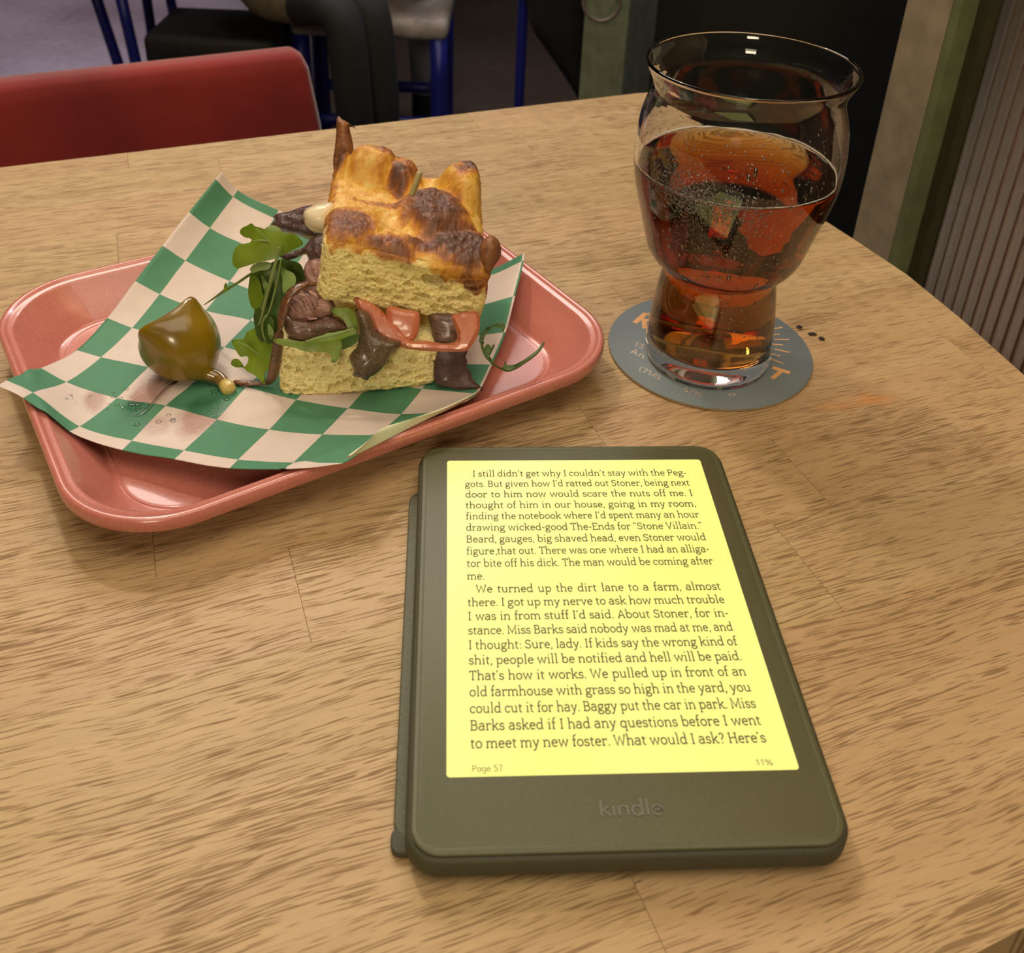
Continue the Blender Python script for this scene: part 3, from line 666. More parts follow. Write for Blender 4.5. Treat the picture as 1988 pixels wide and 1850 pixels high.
# corner folded over at the front right: the pale underside shows
m_back = plain('paper_underside', (.72, .74, .52), .55)
fold_px = [(672, 893), (700, 880), (735, 863), (770, 845), (800, 829), (832, 814), (862, 800), (900, 782), (931, 763)]
top_px = [(676, 889), (706, 866), (739, 828), (765, 823), (797, 813), (826, 806), (852, 799), (895, 780), (929, 762)]
fi_ = [8.05, 7.85, 7.35, 6.95, 6.6, 6.38, 6.15, 5.6, 5.15]
V = []; n = len(fold_px)
for k in range(n):
    j = float(np.interp(fi_[k], FOLD_I, FOLD_J)); P = paper(fi_[k], j); z0 = P[2] + .0003
    a_ = atz(*fold_px[k], z0 + .0004); b2 = atz(*top_px[k], z0 + .0045)
    for t in (0, .25, .5, .75, 1):
        p = a_.lerp(b2, t); V.append((p.x, p.y, p.z + .0015 * math.sin(PI * t)))
F = [(k * 5 + q, (k + 1) * 5 + q, (k + 1) * 5 + q + 1, k * 5 + q + 1) for k in range(n - 1) for q in range(4)]
o = tag(meshobj('folded_corner', V, F, m_back, bpy.data.objects['sheet']), 'pale folded-over underside'); md = o.modifiers.new('thickness', 'SOLIDIFY'); md.thickness = .00018; o.modifiers.new('s', 'SUBSURF').levels = 1; o.modifiers['s'].render_levels = 1

# ================================================================ LETTERING: a drawn slab-serif stroke face
def A(cx, cy, rx, ry, a0, a1, n=9):
    return [(cx + rx * math.cos(math.radians(a0 + (a1 - a0) * k / n)), cy + ry * math.sin(math.radians(a0 + (a1 - a0) * k / n))) for k in range(n + 1)]
SF = .62   # half serif
def sf(x, y, l=.85, r=.85): return [(x - l, y), (x + r, y)]
GL = {
 'a': (5.1, [A(2.3, 3.55, 1.55, 1.25, 165, 0, 7) + [(3.85, .9)] + A(4.35, .9, .5, .75, 180, 285, 4), [(3.85, 2.95)] + A(2.1, 1.5, 1.6, 1.35, 80, 290, 9) + [(3.85, 1.1)]], []),
 'b': (5.5, [[(1.1, 7.6), (1.1, .2)], A(2.9, 2.4, 1.85, 2.2, 150, -150, 12)], [[(.1, 7.6), (1.1, 7.6)]]),
 'c': (4.7, [A(2.6, 2.4, 1.95, 2.2, 42, 320, 12)], [[(4.05, 4.6), (4.05, 3.3)]]),
 'd': (5.6, [[(4.3, 7.6), (4.3, .3)], A(2.5, 2.4, 1.85, 2.2, 30, 330, 12)], [[(3.3, 7.6), (4.3, 7.6)], [(4.3, .3), (5.3, .3)]]),
 'e': (4.9, [[(.75, 2.6), (4.25, 2.6)] + A(2.5, 2.6, 1.75, 2.0, 0, 180, 8) + A(2.6, 2.3, 1.85, 2.1, 180, 320, 8)], []),
 'f': (3.2, [A(2.6, 6.3, 1.15, 1.35, 60, 180, 5) + [(1.45, .2)], [(.3, 4.5), (2.9, 4.5)]], [sf(1.45, .25, .9, 1.1)]),
 'g': (5.1, [A(2.3, 3.05, 1.55, 1.55, 0, 360, 14), A(2.4, -.95, 1.95, 1.2, 0, 360, 14), [(1.3, 1.8), (.9, .9), (1.5, .35), (3.0, .25)], [(3.5, 4.2), (4.2, 4.7), (5.0, 4.6)]], []),
 'h': (5.8, [[(1.2, 7.6), (1.2, .2)], [(1.2, 3.2)] + A(2.9, 3.0, 1.6, 1.55, 150, 0, 7) + [(4.5, .2)]], [[(.2, 7.6), (1.2, 7.6)], sf(1.2, .25), sf(4.5, .25)]),
 'i': (2.9, [[(1.45, 4.6), (1.45, .2)], [(.95, 6.8), (1.95, 6.8)], [(1.45, 6.3), (1.45, 7.3)]], [[(.4, 4.55), (1.45, 4.55)], sf(1.45, .25)]),
 'k': (5.4, [[(1.2, 7.6), (1.2, .2)], [(4.3, 4.5), (1.3, 2.1)], [(2.2, 2.8), (4.5, .2)]], [[(.2, 7.6), (1.2, 7.6)], sf(1.2, .25), sf(4.3, 4.5, .9, .6), sf(4.5, .25, .7, .8)]),
 'l': (2.9, [[(1.45, 7.6), (1.45, .2)]], [[(.4, 7.6), (1.45, 7.6)], sf(1.45, .25)]),
 'm': (8.6, [[(1.2, 4.6), (1.2, .2)], [(1.2, 3.2)] + A(2.75, 3.0, 1.5, 1.55, 150, 0, 7) + [(4.25, .2)], [(4.25, 3.2)] + A(5.85, 3.0, 1.5, 1.55, 150, 0, 7) + [(7.35, .2)]], [[(.2, 4.55), (1.2, 4.55)], sf(1.2, .25), sf(4.25, .25), sf(7.35, .25)]),
 'n': (5.8, [[(1.2, 4.6), (1.2, .2)], [(1.2, 3.2)] + A(2.9, 3.0, 1.6, 1.55, 150, 0, 7) + [(4.5, .2)]], [[(.2, 4.55), (1.2, 4.55)], sf(1.2, .25), sf(4.5, .25)]),
 'o': (5.2, [A(2.6, 2.4, 1.95, 2.2, 0, 360, 16)], []),
 'p': (5.5, [[(1.2, 4.6), (1.2, -2.2)], A(2.95, 2.4, 1.85, 2.2, 150, -150, 12)], [[(.2, 4.55), (1.2, 4.55)], sf(1.2, -2.2)]),
 'q': (5.5, [[(4.3, 4.6), (4.3, -2.2)], A(2.5, 2.4, 1.85, 2.2, 30, 330, 12)], [sf(4.3, -2.2)]),
 'r': (4.2, [[(1.2, 4.6), (1.2, .2)], [(1.2, 3.0)] + A(2.9, 3.0, 1.6, 1.55, 150, 60, 5)], [[(.2, 4.55), (1.2, 4.55)], sf(1.2, .25, .85, 1.1), [(3.7, 4.5), (3.7, 3.5)]]),
 's': (4.2, [A(2.1, 3.5, 1.35, 1.1, 40, 230, 7) + A(2.1, 1.35, 1.45, 1.15, 60, -140, 7)], [[(3.35, 4.5), (3.35, 3.6)], [(.6, 1.3), (.6, .3)]]),
 't': (3.4, [[(1.35, 6.0), (1.35, 1.3)] + A(2.3, 1.3, .95, 1.1, 180, 300, 5), [(.3, 4.5), (3.0, 4.5)]], []),
 'u': (5.8, [[(1.2, 4.6), (1.2, 1.8)] + A(2.7, 1.8, 1.5, 1.6, 180, 330, 7), [(4.4, 4.6), (4.4, .2)]], [[(.2, 4.55), (1.2, 4.55)], [(3.5, 4.55), (4.4, 4.55)], [(4.4, .25), (5.3, .25)]]),
 'v': (5.0, [[(.8, 4.5), (2.5, .2), (4.2, 4.5)]], [sf(.8, 4.5, .6, .8), sf(4.2, 4.5, .8, .6)]),
 'w': (7.6, [[(.8, 4.5), (2.2, .2), (3.8, 4.3), (5.4, .2), (6.8, 4.5)]], [sf(.8, 4.5, .6, .8), sf(6.8, 4.5, .8, .6), sf(3.8, 4.5, .5, .5)]),
 'x': (5.1, [[(.9, 4.5), (4.2, .25)], [(4.1, 4.5), (.8, .25)]], [sf(.9, 4.5, .5, .8), sf(4.2, .25, .8, .6), sf(4.1, 4.5, .8, .5), sf(.8, .25, .5, .8)]),
 'y': (5.1, [[(.8, 4.5), (2.6, .5)], [(4.3, 4.5), (2.0, -1.4), (1.2, -2.1), (.5, -1.9)]], [sf(.8, 4.5, .6, .8), sf(4.3, 4.5, .8, .6)]),
 'A': (6.6, [[(.9, .25), (3.3, 6.9), (5.7, .25)], [(1.8, 2.3), (4.8, 2.3)]], [sf(.9, .25, .6, .9), sf(5.7, .25, .9, .6)]),
 'B': (6.0, [[(1.3, 6.9), (1.3, .25)], [(.3, 6.8), (3.2, 6.8)] + A(3.2, 5.25, 1.45, 1.55, 90, -90, 7) + [(1.3, 3.7)], [(3.2, 3.7)] + A(3.4, 1.98, 1.75, 1.72, 90, -90, 7) + [(.3, .26)]], []),
 'E': (5.6, [[(1.3, 6.9), (1.3, .25)], [(.3, 6.8), (4.8, 6.8), (4.8, 5.5)], [(1.3, 3.7), (3.8, 3.7)], [(.3, .25), (5.0, .25), (5.0, 1.6)]], []),
 'H': (7.0, [[(1.3, 6.9), (1.3, .25)], [(5.6, 6.9), (5.6, .25)], [(1.3, 3.7), (5.6, 3.7)]], [sf(1.3, 6.8), sf(1.3, .25), sf(5.6, 6.8), sf(5.6, .25)]),
 'I': (3.2, [[(1.6, 6.9), (1.6, .25)]], [sf(1.6, 6.8, 1., 1.), sf(1.6, .25, 1., 1.)]),
 'M': (8.6, [[(1.3, .25), (1.5, 6.8), (4.3, 1.2), (7.1, 6.8), (7.3, .25)]], [sf(1.3, .25), sf(7.3, .25), sf(1.3, 6.8, .8, .3), sf(7.2, 6.8, .3, .8)]),
 'P': (5.7, [[(1.3, 6.9), (1.3, .25)], [(.3, 6.8), (3.2, 6.8)] + A(3.2, 5.0, 1.7, 1.8, 90, -90, 7) + [(1.3, 3.2)]], [sf(1.3, .25, .9, 1.)]),
 'S': (5.3, [A(2.6, 5.15, 1.75, 1.6, 35, 230, 8) + A(2.6, 1.9, 1.9, 1.7, 60, -145, 8)], [[(4.3, 6.7), (4.3, 5.3)], [(.7, 1.8), (.7, .3)]]),
 'T': (6.0, [[(3.0, 6.8), (3.0, .25)], [(.6, 5.5), (.6, 6.8), (5.4, 6.8), (5.4, 5.5)]], [sf(3.0, .25, 1., 1.)]),
 'V': (6.4, [[(.8, 6.8), (3.2, .25), (5.6, 6.8)]], [sf(.8, 6.8, .6, .9), sf(5.6, 6.8, .9, .6)]),
 'W': (9.0, [[(.8, 6.8), (2.6, .25), (4.5, 6.0), (6.4, .25), (8.2, 6.8)]], [sf(.8, 6.8, .6, .9), sf(8.2, 6.8, .9, .6)]),
 '.': (2.0, [[(.5, .35), (1.5, .35)], [(1.0, -.15), (1.0, .85)]], []), ',': (2.1, [[(1.2, .7), (1.0, -.3), (.6, -1.1)]], []), ':': (2.4, [[(.7, .35), (1.7, .35)], [(.7, 3.6), (1.7, 3.6)]], []),
 '-': (3.4, [[(.5, 2.6), (2.9, 2.6)]], []), '’': (2.0, [[(1.2, 7.4), (.7, 5.6)]], []), '“': (3.6, [[(.7, 5.6), (1.2, 7.4)], [(2.2, 5.6), (2.7, 7.4)]], []), '”': (3.6, [[(1.2, 7.4), (.7, 5.6)], [(2.7, 7.4), (2.2, 5.6)]], []),
 '?': (4.4, [A(2.1, 5.3, 1.4, 1.5, 165, -40, 8) + [(2.2, 3.2), (2.1, 2.2)], [(1.6, .35), (2.6, .35)]], []),
 '0': (5.0, [A(2.5, 3.5, 1.8, 3.2, 0, 360, 16)], []), '1': (4.2, [[(.8, 5.6), (2.3, 6.9), (2.3, .2)]], []), '3': (4.8, [[(.8, 6.7), (3.9, 6.7), (2.2, 4.2)] + A(2.2, 2.2, 1.9, 2.0, 80, -150, 9)], []),
 '4': (5.0, [[(3.6, .2), (3.6, 6.9), (.5, 2.0), (4.7, 2.0)]], []), '5': (4.8, [[(3.9, 6.8), (1.2, 6.8), (1.0, 4.0)] + A(2.3, 2.2, 1.85, 2.05, 110, -150, 9)], []),
 '7': (4.8, [[(.6, 6.7), (4.2, 6.7), (1.9, .2)]], []), '9': (5.0, [A(2.4, 4.8, 1.75, 1.95, 0, 360, 13), [(4.15, 4.8), (3.6, 2.2), (1.8, .3)]], []),
 '(': (2.8, [A(3.2, 3.0, 2.2, 4.6, 125, 235, 6)], []), ')': (2.8, [A(-.6, 3.0, 2.2, 4.6, -55, 55, 6)], []),
 '%': (7.6, [A(1.8, 5.3, 1.2, 1.5, 0, 360, 10), A(5.6, 1.6, 1.2, 1.5, 0, 360, 10), [(1.6, .1), (5.8, 6.9)]], []),
}
# simple one-storey shapes for the sans lines
SANS = {'a': (5.0, [A(2.4, 2.4, 1.8, 2.2, 30, 330, 12), [(4.2, 4.6), (4.2, .2)]], []), 'g': (5.0, [A(2.4, 2.5, 1.8, 2.1, 30, 330, 12), [(4.2, 4.6), (4.2, -.6)] + A(2.5, -.6, 1.7, 1.5, 0, -140, 6)], []),
        'P': (5.2, [[(1.1, .2), (1.1, 6.8), (2.8, 6.8)] + A(2.8, 5.1, 1.7, 1.7, 90, -90, 7) + [(1.1, 3.4)]], []), 'l': (2.0, [[(1.0, 7.6), (1.0, .2)]], []), 'i': (2.0, [[(1.0, 4.6), (1.0, .2)], [(.75, 6.6), (1.25, 6.6)]], []),
        'd': (5.3, [[(4.2, 7.6), (4.2, .2)], A(2.4, 2.4, 1.8, 2.2, 30, 330, 12)], []), 'k': (4.6, [[(1.0, 7.6), (1.0, .2)], [(3.9, 4.6), (1.1, 2.3)], [(1.9, 3.0), (4.1, .2)]], []), 'n': (5.2, [[(1.0, 4.6), (1.0, .2)], [(1.0, 3.2)] + A(2.6, 3.0, 1.6, 1.55, 150, 0, 7) + [(4.2, .2)]], []), 'e': GL['e']}
RIB = 0
def ribbon(P, h, V, F, mapf):
    P = [np.array(p, float) for p in P]; n = len(P)
    closed = np.linalg.norm(P[0] - P[-1]) < 1e-6 and n > 3
    base_ = len(V); global RIB
    RIB = (RIB + 1) % 9; ez = RIB * 2.5e-6
    def up_(t): return (t[0], t[1], t[2] + ez)
    for i in range(n):
        a_ = P[i - 1] if i > 0 else (P[-2] if closed else P[i]); b2 = P[i + 1] if i < n - 1 else (P[1] if closed else P[i])
        d1 = P[i] - a_; d2 = b2 - P[i]; l1, l2 = np.linalg.norm(d1), np.linalg.norm(d2)
        d1 = d1 / l1 if l1 > 1e-9 else d2 / max(l2, 1e-9); d2 = d2 / l2 if l2 > 1e-9 else d1
        n1 = np.array((-d1[1], d1[0])); n2 = np.array((-d2[1], d2[0])); m_ = n1 + n2; L = np.linalg.norm(m_)
        m_ = n1 if L < .3 else m_ / L; k = h / max(.45, float(m_ @ n1))
        V.append(up_(mapf(*(P[i] + m_ * k)))); V.append(up_(mapf(*(P[i] - m_ * k))))
    for i in range(n - 1): q = base_ + 2 * i; F.append((q, q + 1, q + 3, q + 2))
def width(s, table=GL): return sum(table.get(c__, GL.get(c__, (2.6,)))[0] for c__ in s)
def put(s, x, table, serif, h, V, F, mapf):
    for ch in s:
        if ch == ' ': x += 2.6; continue
        g = table.get(ch) or GL[ch]
        for st in g[1] + (g[2] if serif else []): ribbon([(x + p[0], p[1]) for p in st], h, V, F, mapf)
        x += g[0]
    return x

# ================================================================ E-READER
KX, KY, KA = .03676, .25682, .06447
kx_m = Matrix.Translation((KX, KY, 0)) @ Matrix.Rotation(KA, 4, 'Z')
m_kb = NT('e_reader_plastic_glare'); v = m_kb.noise(m_kb.coords(), 900, 2)  # black plastic, with the yellow screen glare put into its olive base colour
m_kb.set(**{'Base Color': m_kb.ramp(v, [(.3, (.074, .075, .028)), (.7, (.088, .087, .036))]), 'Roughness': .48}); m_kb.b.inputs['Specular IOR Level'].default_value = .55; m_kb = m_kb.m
m_kc = plain('dark_olive_case_fabric', (.058, .055, .028), .6, nz=.15, nscale=1500)
m_kc2 = plain('case_cover_leatherette', (.098, .100, .055), .55, nz=.2, nscale=900)
tk = thing('e_reader', (KX, KY, 0.0), 'e-reader in a dark folio case, its lit yellow page full of text', 'e-reader')
BX0, BX1, BY0, BY1 = -.0623, .0606, -.0925, .0787
slab('cover_flap', lambda i: rrect(BX0 - .0052 + i, BX1 - .001 - i, BY0 + .0105 + i, BY1 - .0165 - i, .006 - i), .0002, .0030, m_kc2, tk, mtx=kx_m, bev=.0006)
slab('case', lambda i: rrect(BX0 - .0016 + i, BX1 + .0016 - i, BY0 - .0012 + i, BY1 + .0008 - i, .0098 - i), .0031, .0112, m_kc, tk, mtx=kx_m, bev=.0016)
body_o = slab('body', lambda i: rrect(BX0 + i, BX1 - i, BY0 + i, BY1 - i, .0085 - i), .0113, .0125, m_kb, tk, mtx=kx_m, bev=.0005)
# hinge tab of the folded cover at the near left corner
slab('cover_hinge', lambda i: rrect(BX0 - .0058 + i, BX0 + .012 - i, BY0 + .0065 + i, BY0 + .0145 - i, .003 - i), .0004, .0029, m_kc, tk, mtx=kx_m, bev=.0005)
rings = [[(x, y, z) for x, y in rrect(BX0 + d0, BX1 - d0, BY0 + d0, BY1 - d0, .0085 - d0)] for d0, z in ((.0008, .01252), (.0014, .01262), (.0020, .01252))]
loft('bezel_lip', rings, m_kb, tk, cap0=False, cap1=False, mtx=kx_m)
ms_ = NT('lit_page'); v = ms_.noise(ms_.coords(), 18, 2)
ms_.set(**{'Base Color': (.10, .09, .04, 1), 'Roughness': .35, 'Emission Color': ms_.ramp(v, [(.3, (1.0, .90, .20)), (.7, (1.0, .95, .245))]), 'Emission Strength': .80}); m_screen = ms_.m
SW, SH, KZ = .0523, .06975, .0125
rings = [[(x, y, z) for x, y in rrect(-SW + i, SW - i, -SH + i, SH - i, .0011)] for i, z in ((0, KZ + .00002), (0, KZ + .00005))]
scr_o = loft('screen', rings, m_screen, tk, mtx=kx_m, smooth=False)
mtx_ = NT('page_ink'); v = mtx_.noise(mtx_.coords(), 100, 2)
mtx_.set(**{'Base Color': (.05, .045, .02, 1), 'Roughness': .6, 'Emission Color': mtx_.ramp(v, [(.3, (.17, .135, .03)), (.7, (.20, .16, .04))]), 'Emission Strength': .38}); m_ink = mtx_.m
LINES = ["I still didn’t get why I couldn’t stay with the Peg-", "gots. But given how I’d ratted out Stoner, being next", "door to him now would scare the nuts off me. I", "thought of him in our house, going in my room,",
 "finding the notebook where I’d spent many an hour", "drawing wicked-good The-Ends for “Stone Villain.”", "Beard, gauges, big shaved head, even Stoner would", "figure that out. There was one where I had an alliga-",
 "tor bite off his dick. The man would be coming after", "me.", "We turned up the dirt lane to a farm, almost", "there. I got up my nerve to ask how much trouble", "I was in from stuff I’d said. About Stoner, for in-",
 "stance. Miss Barks said nobody was mad at me, and", "I thought: Sure, lady. If kids say the wrong kind of", "shit, people will be notified and hell will be paid.", "That’s how it works. We pulled up in front of an",
 "old farmhouse with grass so high in the yard, you", "could cut it for hay. Baggy put the car in park. Miss", "Barks asked if I had any questions before I went", "to meet my new foster. What would I ask? Here’s"]
UN = .00050; ZT = KZ + .00009
for k, ln in enumerate(LINES):
    V, F = [], []; x0 = -.0452 + (.0030 if k in (0, 10) else 0); x1 = .0450; yb = .0600 - .00603 * k; words = ln.split(' ')
    nat = sum(width(w_) for w_ in words); gaps = len(words) - 1; tot = (x1 - x0) / UN
    if gaps == 0: sx_, gap = .82, 0
    else: sx_ = min(.86, (tot - 1.9 * gaps) / nat); gap = (tot - nat * sx_) / gaps
    x = 0.0
    for w_ in words:
        ox = x
        put(w_, 0, GL, True, .50, V, F, lambda a_, b2, ox=ox, sx_=sx_, yb=yb, x0=x0: tuple(kx_m @ Vector((x0 + (ox + a_ * sx_) * UN, yb + b2 * UN, ZT))))
        x += width(w_) * sx_ + gap
    meshobj('text_line', V, F, m_ink, scr_o, smooth=False)
def ktext(name, s, x0, x1, yb, h, mat, sw, z=ZT):
    V, F = [], []; un = h / 6.9; k = (x1 - x0) / (width(s, SANS) * un)
    put(s, 0, SANS, False, sw, V, F, lambda a_, b2: tuple(kx_m @ Vector((x0 + a_ * un * k, yb + b2 * un, z))))
    return meshobj(name, V, F, mat, scr_o if mat is m_ink else body_o, smooth=False)
ktext('page_number', 'Page 57', -.0449, -.0358, -.0682, .0020, m_ink, .38)
ktext('progress', '11%', .0397, .0450, -.0682, .0019, m_ink, .38)
m_logo = plain('grey_logo_print', (.135, .135, .105), .4)
ktext('logo', 'kindle', -.0092, .0095, -.0828, .0047, m_logo, .46, KZ + .00022)
bm = bmesh.new(); bmesh.ops.create_icosphere(bm, subdivisions=1, radius=.00035)
pk = atz(964, 1077, KZ)
for v_ in bm.verts: v_.co = Vector((v_.co.x + pk.x, v_.co.y + pk.y, v_.co.z * .4 + KZ + .00022))
from_bm('speck', bm, plain('speck_dust', (.12, .08, .02), .7), tk)

# ================================================================ COASTER
CO = (.10537, .4298); CZ = .0016
m_co = NT('blue_grey_card'); v = m_co.noise(m_co.coords(), 700, 3); v2 = m_co.noise(m_co.coords(), 30, 3)
m_co.set(**{'Base Color': m_co.mix(.5, m_co.ramp(v, [(.3, (.145, .185, .20)), (.7, (.19, .23, .245))]), m_co.ramp(v2, [(.3, (.155, .19, .195)), (.7, (.185, .225, .245))])), 'Roughness': .6}); m_co.bump(v, .12, .0003); m_co = m_co.m
m_coe = plain('card_edge', (.34, .24, .13), .8)
tco = thing('coaster', (CO[0], CO[1], 0), 'round blue-grey card coaster with orange lettering under the beer glass', 'coaster')
lathe('card', [(.0506, .0001), (.0508, .0004), (.0508, .0012), (.0506, CZ - .0002)], (CO[0], CO[1], 0), m_coe, tco, n=128)
face_o = lathe('printed_face', [(.0508, CZ - .00018), (.0507, CZ)], (CO[0], CO[1], 0), m_co, tco, n=128)
m_or = plain('orange_print', (.78, .42, .17), .6); m_cr = plain('cream_print', (.62, .50, .38), .6)
def pxmap(ox, oy, ux, uy, vx, vy, z=CZ + .00006): return lambda a_, b2: tuple(atz(ox + ux * a_ + vx * b2, oy + uy * a_ + vy * b2, z))
V, F = [], []
for (a_, b2) in (((1501.3, 638.5), (1518.9, 635.6)), ((1499, 649.7), (1514, 648.6)), ((1504, 658.6), (1532, 659.3)), ((1497.7, 668), (1520, 669.7)), ((1504, 677.9), (1533, 684)), ((1494, 685.6), (1514.6, 691.3)), ((1493.5, 695.8), (1520, 705.4))):
    p, q = atz(*a_, CZ), atz(*b2, CZ); ribbon([(p.x, p.y), (q.x, q.y)], .00042, V, F, lambda x, y: (x, y, CZ + .00006))
meshobj('sun_rays', V, F, m_or, face_o, smooth=False)
def wseg(*pts): return [(p.x, p.y) for p in (atz(a_, b2, CZ) for a_, b2 in pts)]
V, F = [], []; zf = lambda x, y: (x, y, CZ + .00006)
ribbon(wseg((1499.5, 713.5), (1533.5, 724)), .0013, V, F, zf); ribbon(wseg((1518, 719), (1499, 735)), .0011, V, F, zf)
meshobj('letter_t', V, F, m_or, face_o, smooth=False)
V, F = [], []
ribbon(wseg((1232, 627), (1254, 608)), .0014, V, F, zf); ribbon(wseg((1251, 610), (1264, 610), (1272, 616), (1266, 623), (1246, 620)), .0012, V, F, zf); ribbon(wseg((1250, 620), (1252, 638)), .0013, V, F, zf)
meshobj('letter_r', V, F, m_or, face_o, smooth=False)
def small(name, s, px0, px1, hpx, lean, sw=.42):
    V, F = [], []; wd = width(s, SANS); dx, dy = px1[0] - px0[0], px1[1] - px0[1]
    put(s, 0, SANS, False, sw, V, F, pxmap(px0[0], px0[1], dx / wd, dy / wd, lean / 6.9, -hpx / 6.9)); meshobj(name, V, F, m_cr, face_o, smooth=False)
small('street_number', '13', (1229, 671), (1247, 678), 8, 5)
small('script_word', 'An', (1221, 684), (1249, 697), 9, 6)
small('phone_number', '(714)', (1239, 719), (1281, 738), 9, 3)
small('phone_number', '5790', (1327, 759), (1362, 771), 8, 2)
small('script_word', 'a', (1412, 768), (1428, 768), 6, 3)

# ================================================================ GLASS AND BEER
GX, GY, GZ = .1028, .4233, CZ + .0001
OUT = [(.0, .0004), (.0270, .0002), (.0296, .0009), (.0308, .0030), (.0307, .0075), (.0303, .0130), (.0299, .0220), (.0290, .0310), (.0279, .0400), (.0269, .0460), (.0266, .0490), (.0269, .0510), (.0288, .0528), (.0318, .0552), (.0343, .0585), (.0364, .0630), (.0381, .0690), (.0398, .0755), (.0418, .0825), (.0437, .0895), (.0451, .0960), (.0459, .1020), (.0462, .1080), (.0461, .1140), (.0455, .1200), (.0445, .1260), (.0430, .1310), (.0416, .1350), (.0411, .1380), (.0415, .1410), (.0427, .1440), (.0441, .1465), (.0450, .1484), (.0453, .1495), (.0450, .1503)]
INN = [(.0444, .1504), (.0438, .1496), (.0428, .1470), (.0412, .1440), (.0400, .1411), (.0396, .1380), (.0400, .1350), (.0414, .1308), (.0429, .1257), (.0439, .1198), (.0445, .1140), (.0446, .1080), (.0443, .1020), (.0435, .0962), (.0421, .0898), (.0402, .0828), (.0382, .0760), (.0365, .0697), (.0348, .0640), (.0328, .0598), (.0304, .0566), (.0276, .0540), (.0254, .0522), (.0248, .0500), (.0249, .0470), (.0257, .0410), (.0267, .0320), (.0275, .0225), (.0278, .0160), (.0272, .0120), (.0255, .0098), (.0200, .0090), (.0, .0088)]
mgl = NT('clear_glass'); mgl.set(**{'Base Color': (.985, .99, .985, 1), 'Roughness': .0, 'IOR': 1.50}); mgl.b.inputs['Transmission Weight'].default_value = 1
gv = mgl.noise(mgl.coords(), 60, 2); mgl.bump(gv, .04, .002); m_glass = mgl.m
tg = thing('beer_glass', (GX, GY, GZ), 'curvy clear pint glass with a flared rim, standing on the coaster', 'glass')
def rot_prof(name, prof, mat, parent, n=128):
    V = []; F = []; idx = []
    for r, z in prof:
        if r < 1e-6: idx.append([len(V)]); V.append((GX, GY, GZ + z))
        else:
            idx.append(list(range(len(V), len(V) + n))); V += [(GX + r * math.cos(2 * PI * k / n), GY + r * math.sin(2 * PI * k / n), GZ + z) for k in range(n)]
    for a_, b2 in zip(idx, idx[1:]):
        for k in range(n):
            j = (k + 1) % n
            if len(a_) == 1: F.append((a_[0], b2[j], b2[k]))
            elif len(b2) == 1: F.append((a_[k], a_[j], b2[0]))
            else: F.append((a_[k], a_[j], b2[j], b2[k]))
    return fix_normals(meshobj(name, V, F, mat, parent))
def dens_prof(P, k=3):
    Q = smooth_path([Vector((r, z, 0)) for r, z in P], k); return [(max(0, q.x), q.y) for q in Q]
bowl_o = rot_prof('bowl', dens_prof(OUT, 2) + dens_prof(INN, 2), m_glass, tg)
LV = .1026
mb_ = NT('amber_beer'); mb_.set(**{'Base Color': (1, 1, 1, 1), 'Roughness': 0.0, 'IOR': 1.345}); mb_.b.inputs['Transmission Weight'].default_value = 1
va = mb_.node('ShaderNodeVolumeAbsorption'); va.inputs['Color'].default_value = (.905, .64, .02, 1); va.inputs['Density'].default_value = 112
mb_.l.new(va.outputs[0], mb_.n['Material Output'].inputs['Volume']); m_beer = mb_.m
ib = [(r, z) for r, z in INN if z < LV]; rl = float(np.interp(LV, [p[1] for p in INN[::-1]], [p[0] for p in INN[::-1]]))
bp = [(.0, LV), (rl - .0020, LV), (rl - .0004, LV + .0003), (rl + .00015, LV + .0010), (rl + .00018, LV)] + [(r + .00018, z - .0001) for r, z in ib if r > 0] + [(0, .00865)]
tbeer = thing('beer', (GX, GY, GZ + .009), 'amber beer filling two thirds of the pint glass', 'beer')
rot_prof('liquid', bp, m_beer, tbeer)
m_foam = plain('beer_foam', (.80, .68, .52), .6)
V = []; F = []; n = 160
for k in range(n):
    a_ = 2 * PI * k / n; wv_ = .0008 + .0005 * vnoise([[math.cos(a_) * 5, math.sin(a_) * 5, 1]], 4)[0]
    for r, z in ((rl - .0002, LV + .0004), (rl - .0001, LV + .0013), (rl - wv_, LV + .0009), (rl - wv_ * 1.2, LV + .0003)): V.append((GX + r * math.cos(a_), GY + r * math.sin(a_), GZ + z))
for k in range(n):
    for q in range(4): F.append((k * 4 + q, ((k + 1) % n) * 4 + q, ((k + 1) % n) * 4 + (q + 1) % 4, k * 4 + (q + 1) % 4))
fix_normals(meshobj('foam_ring', V, F, m_foam, tbeer))
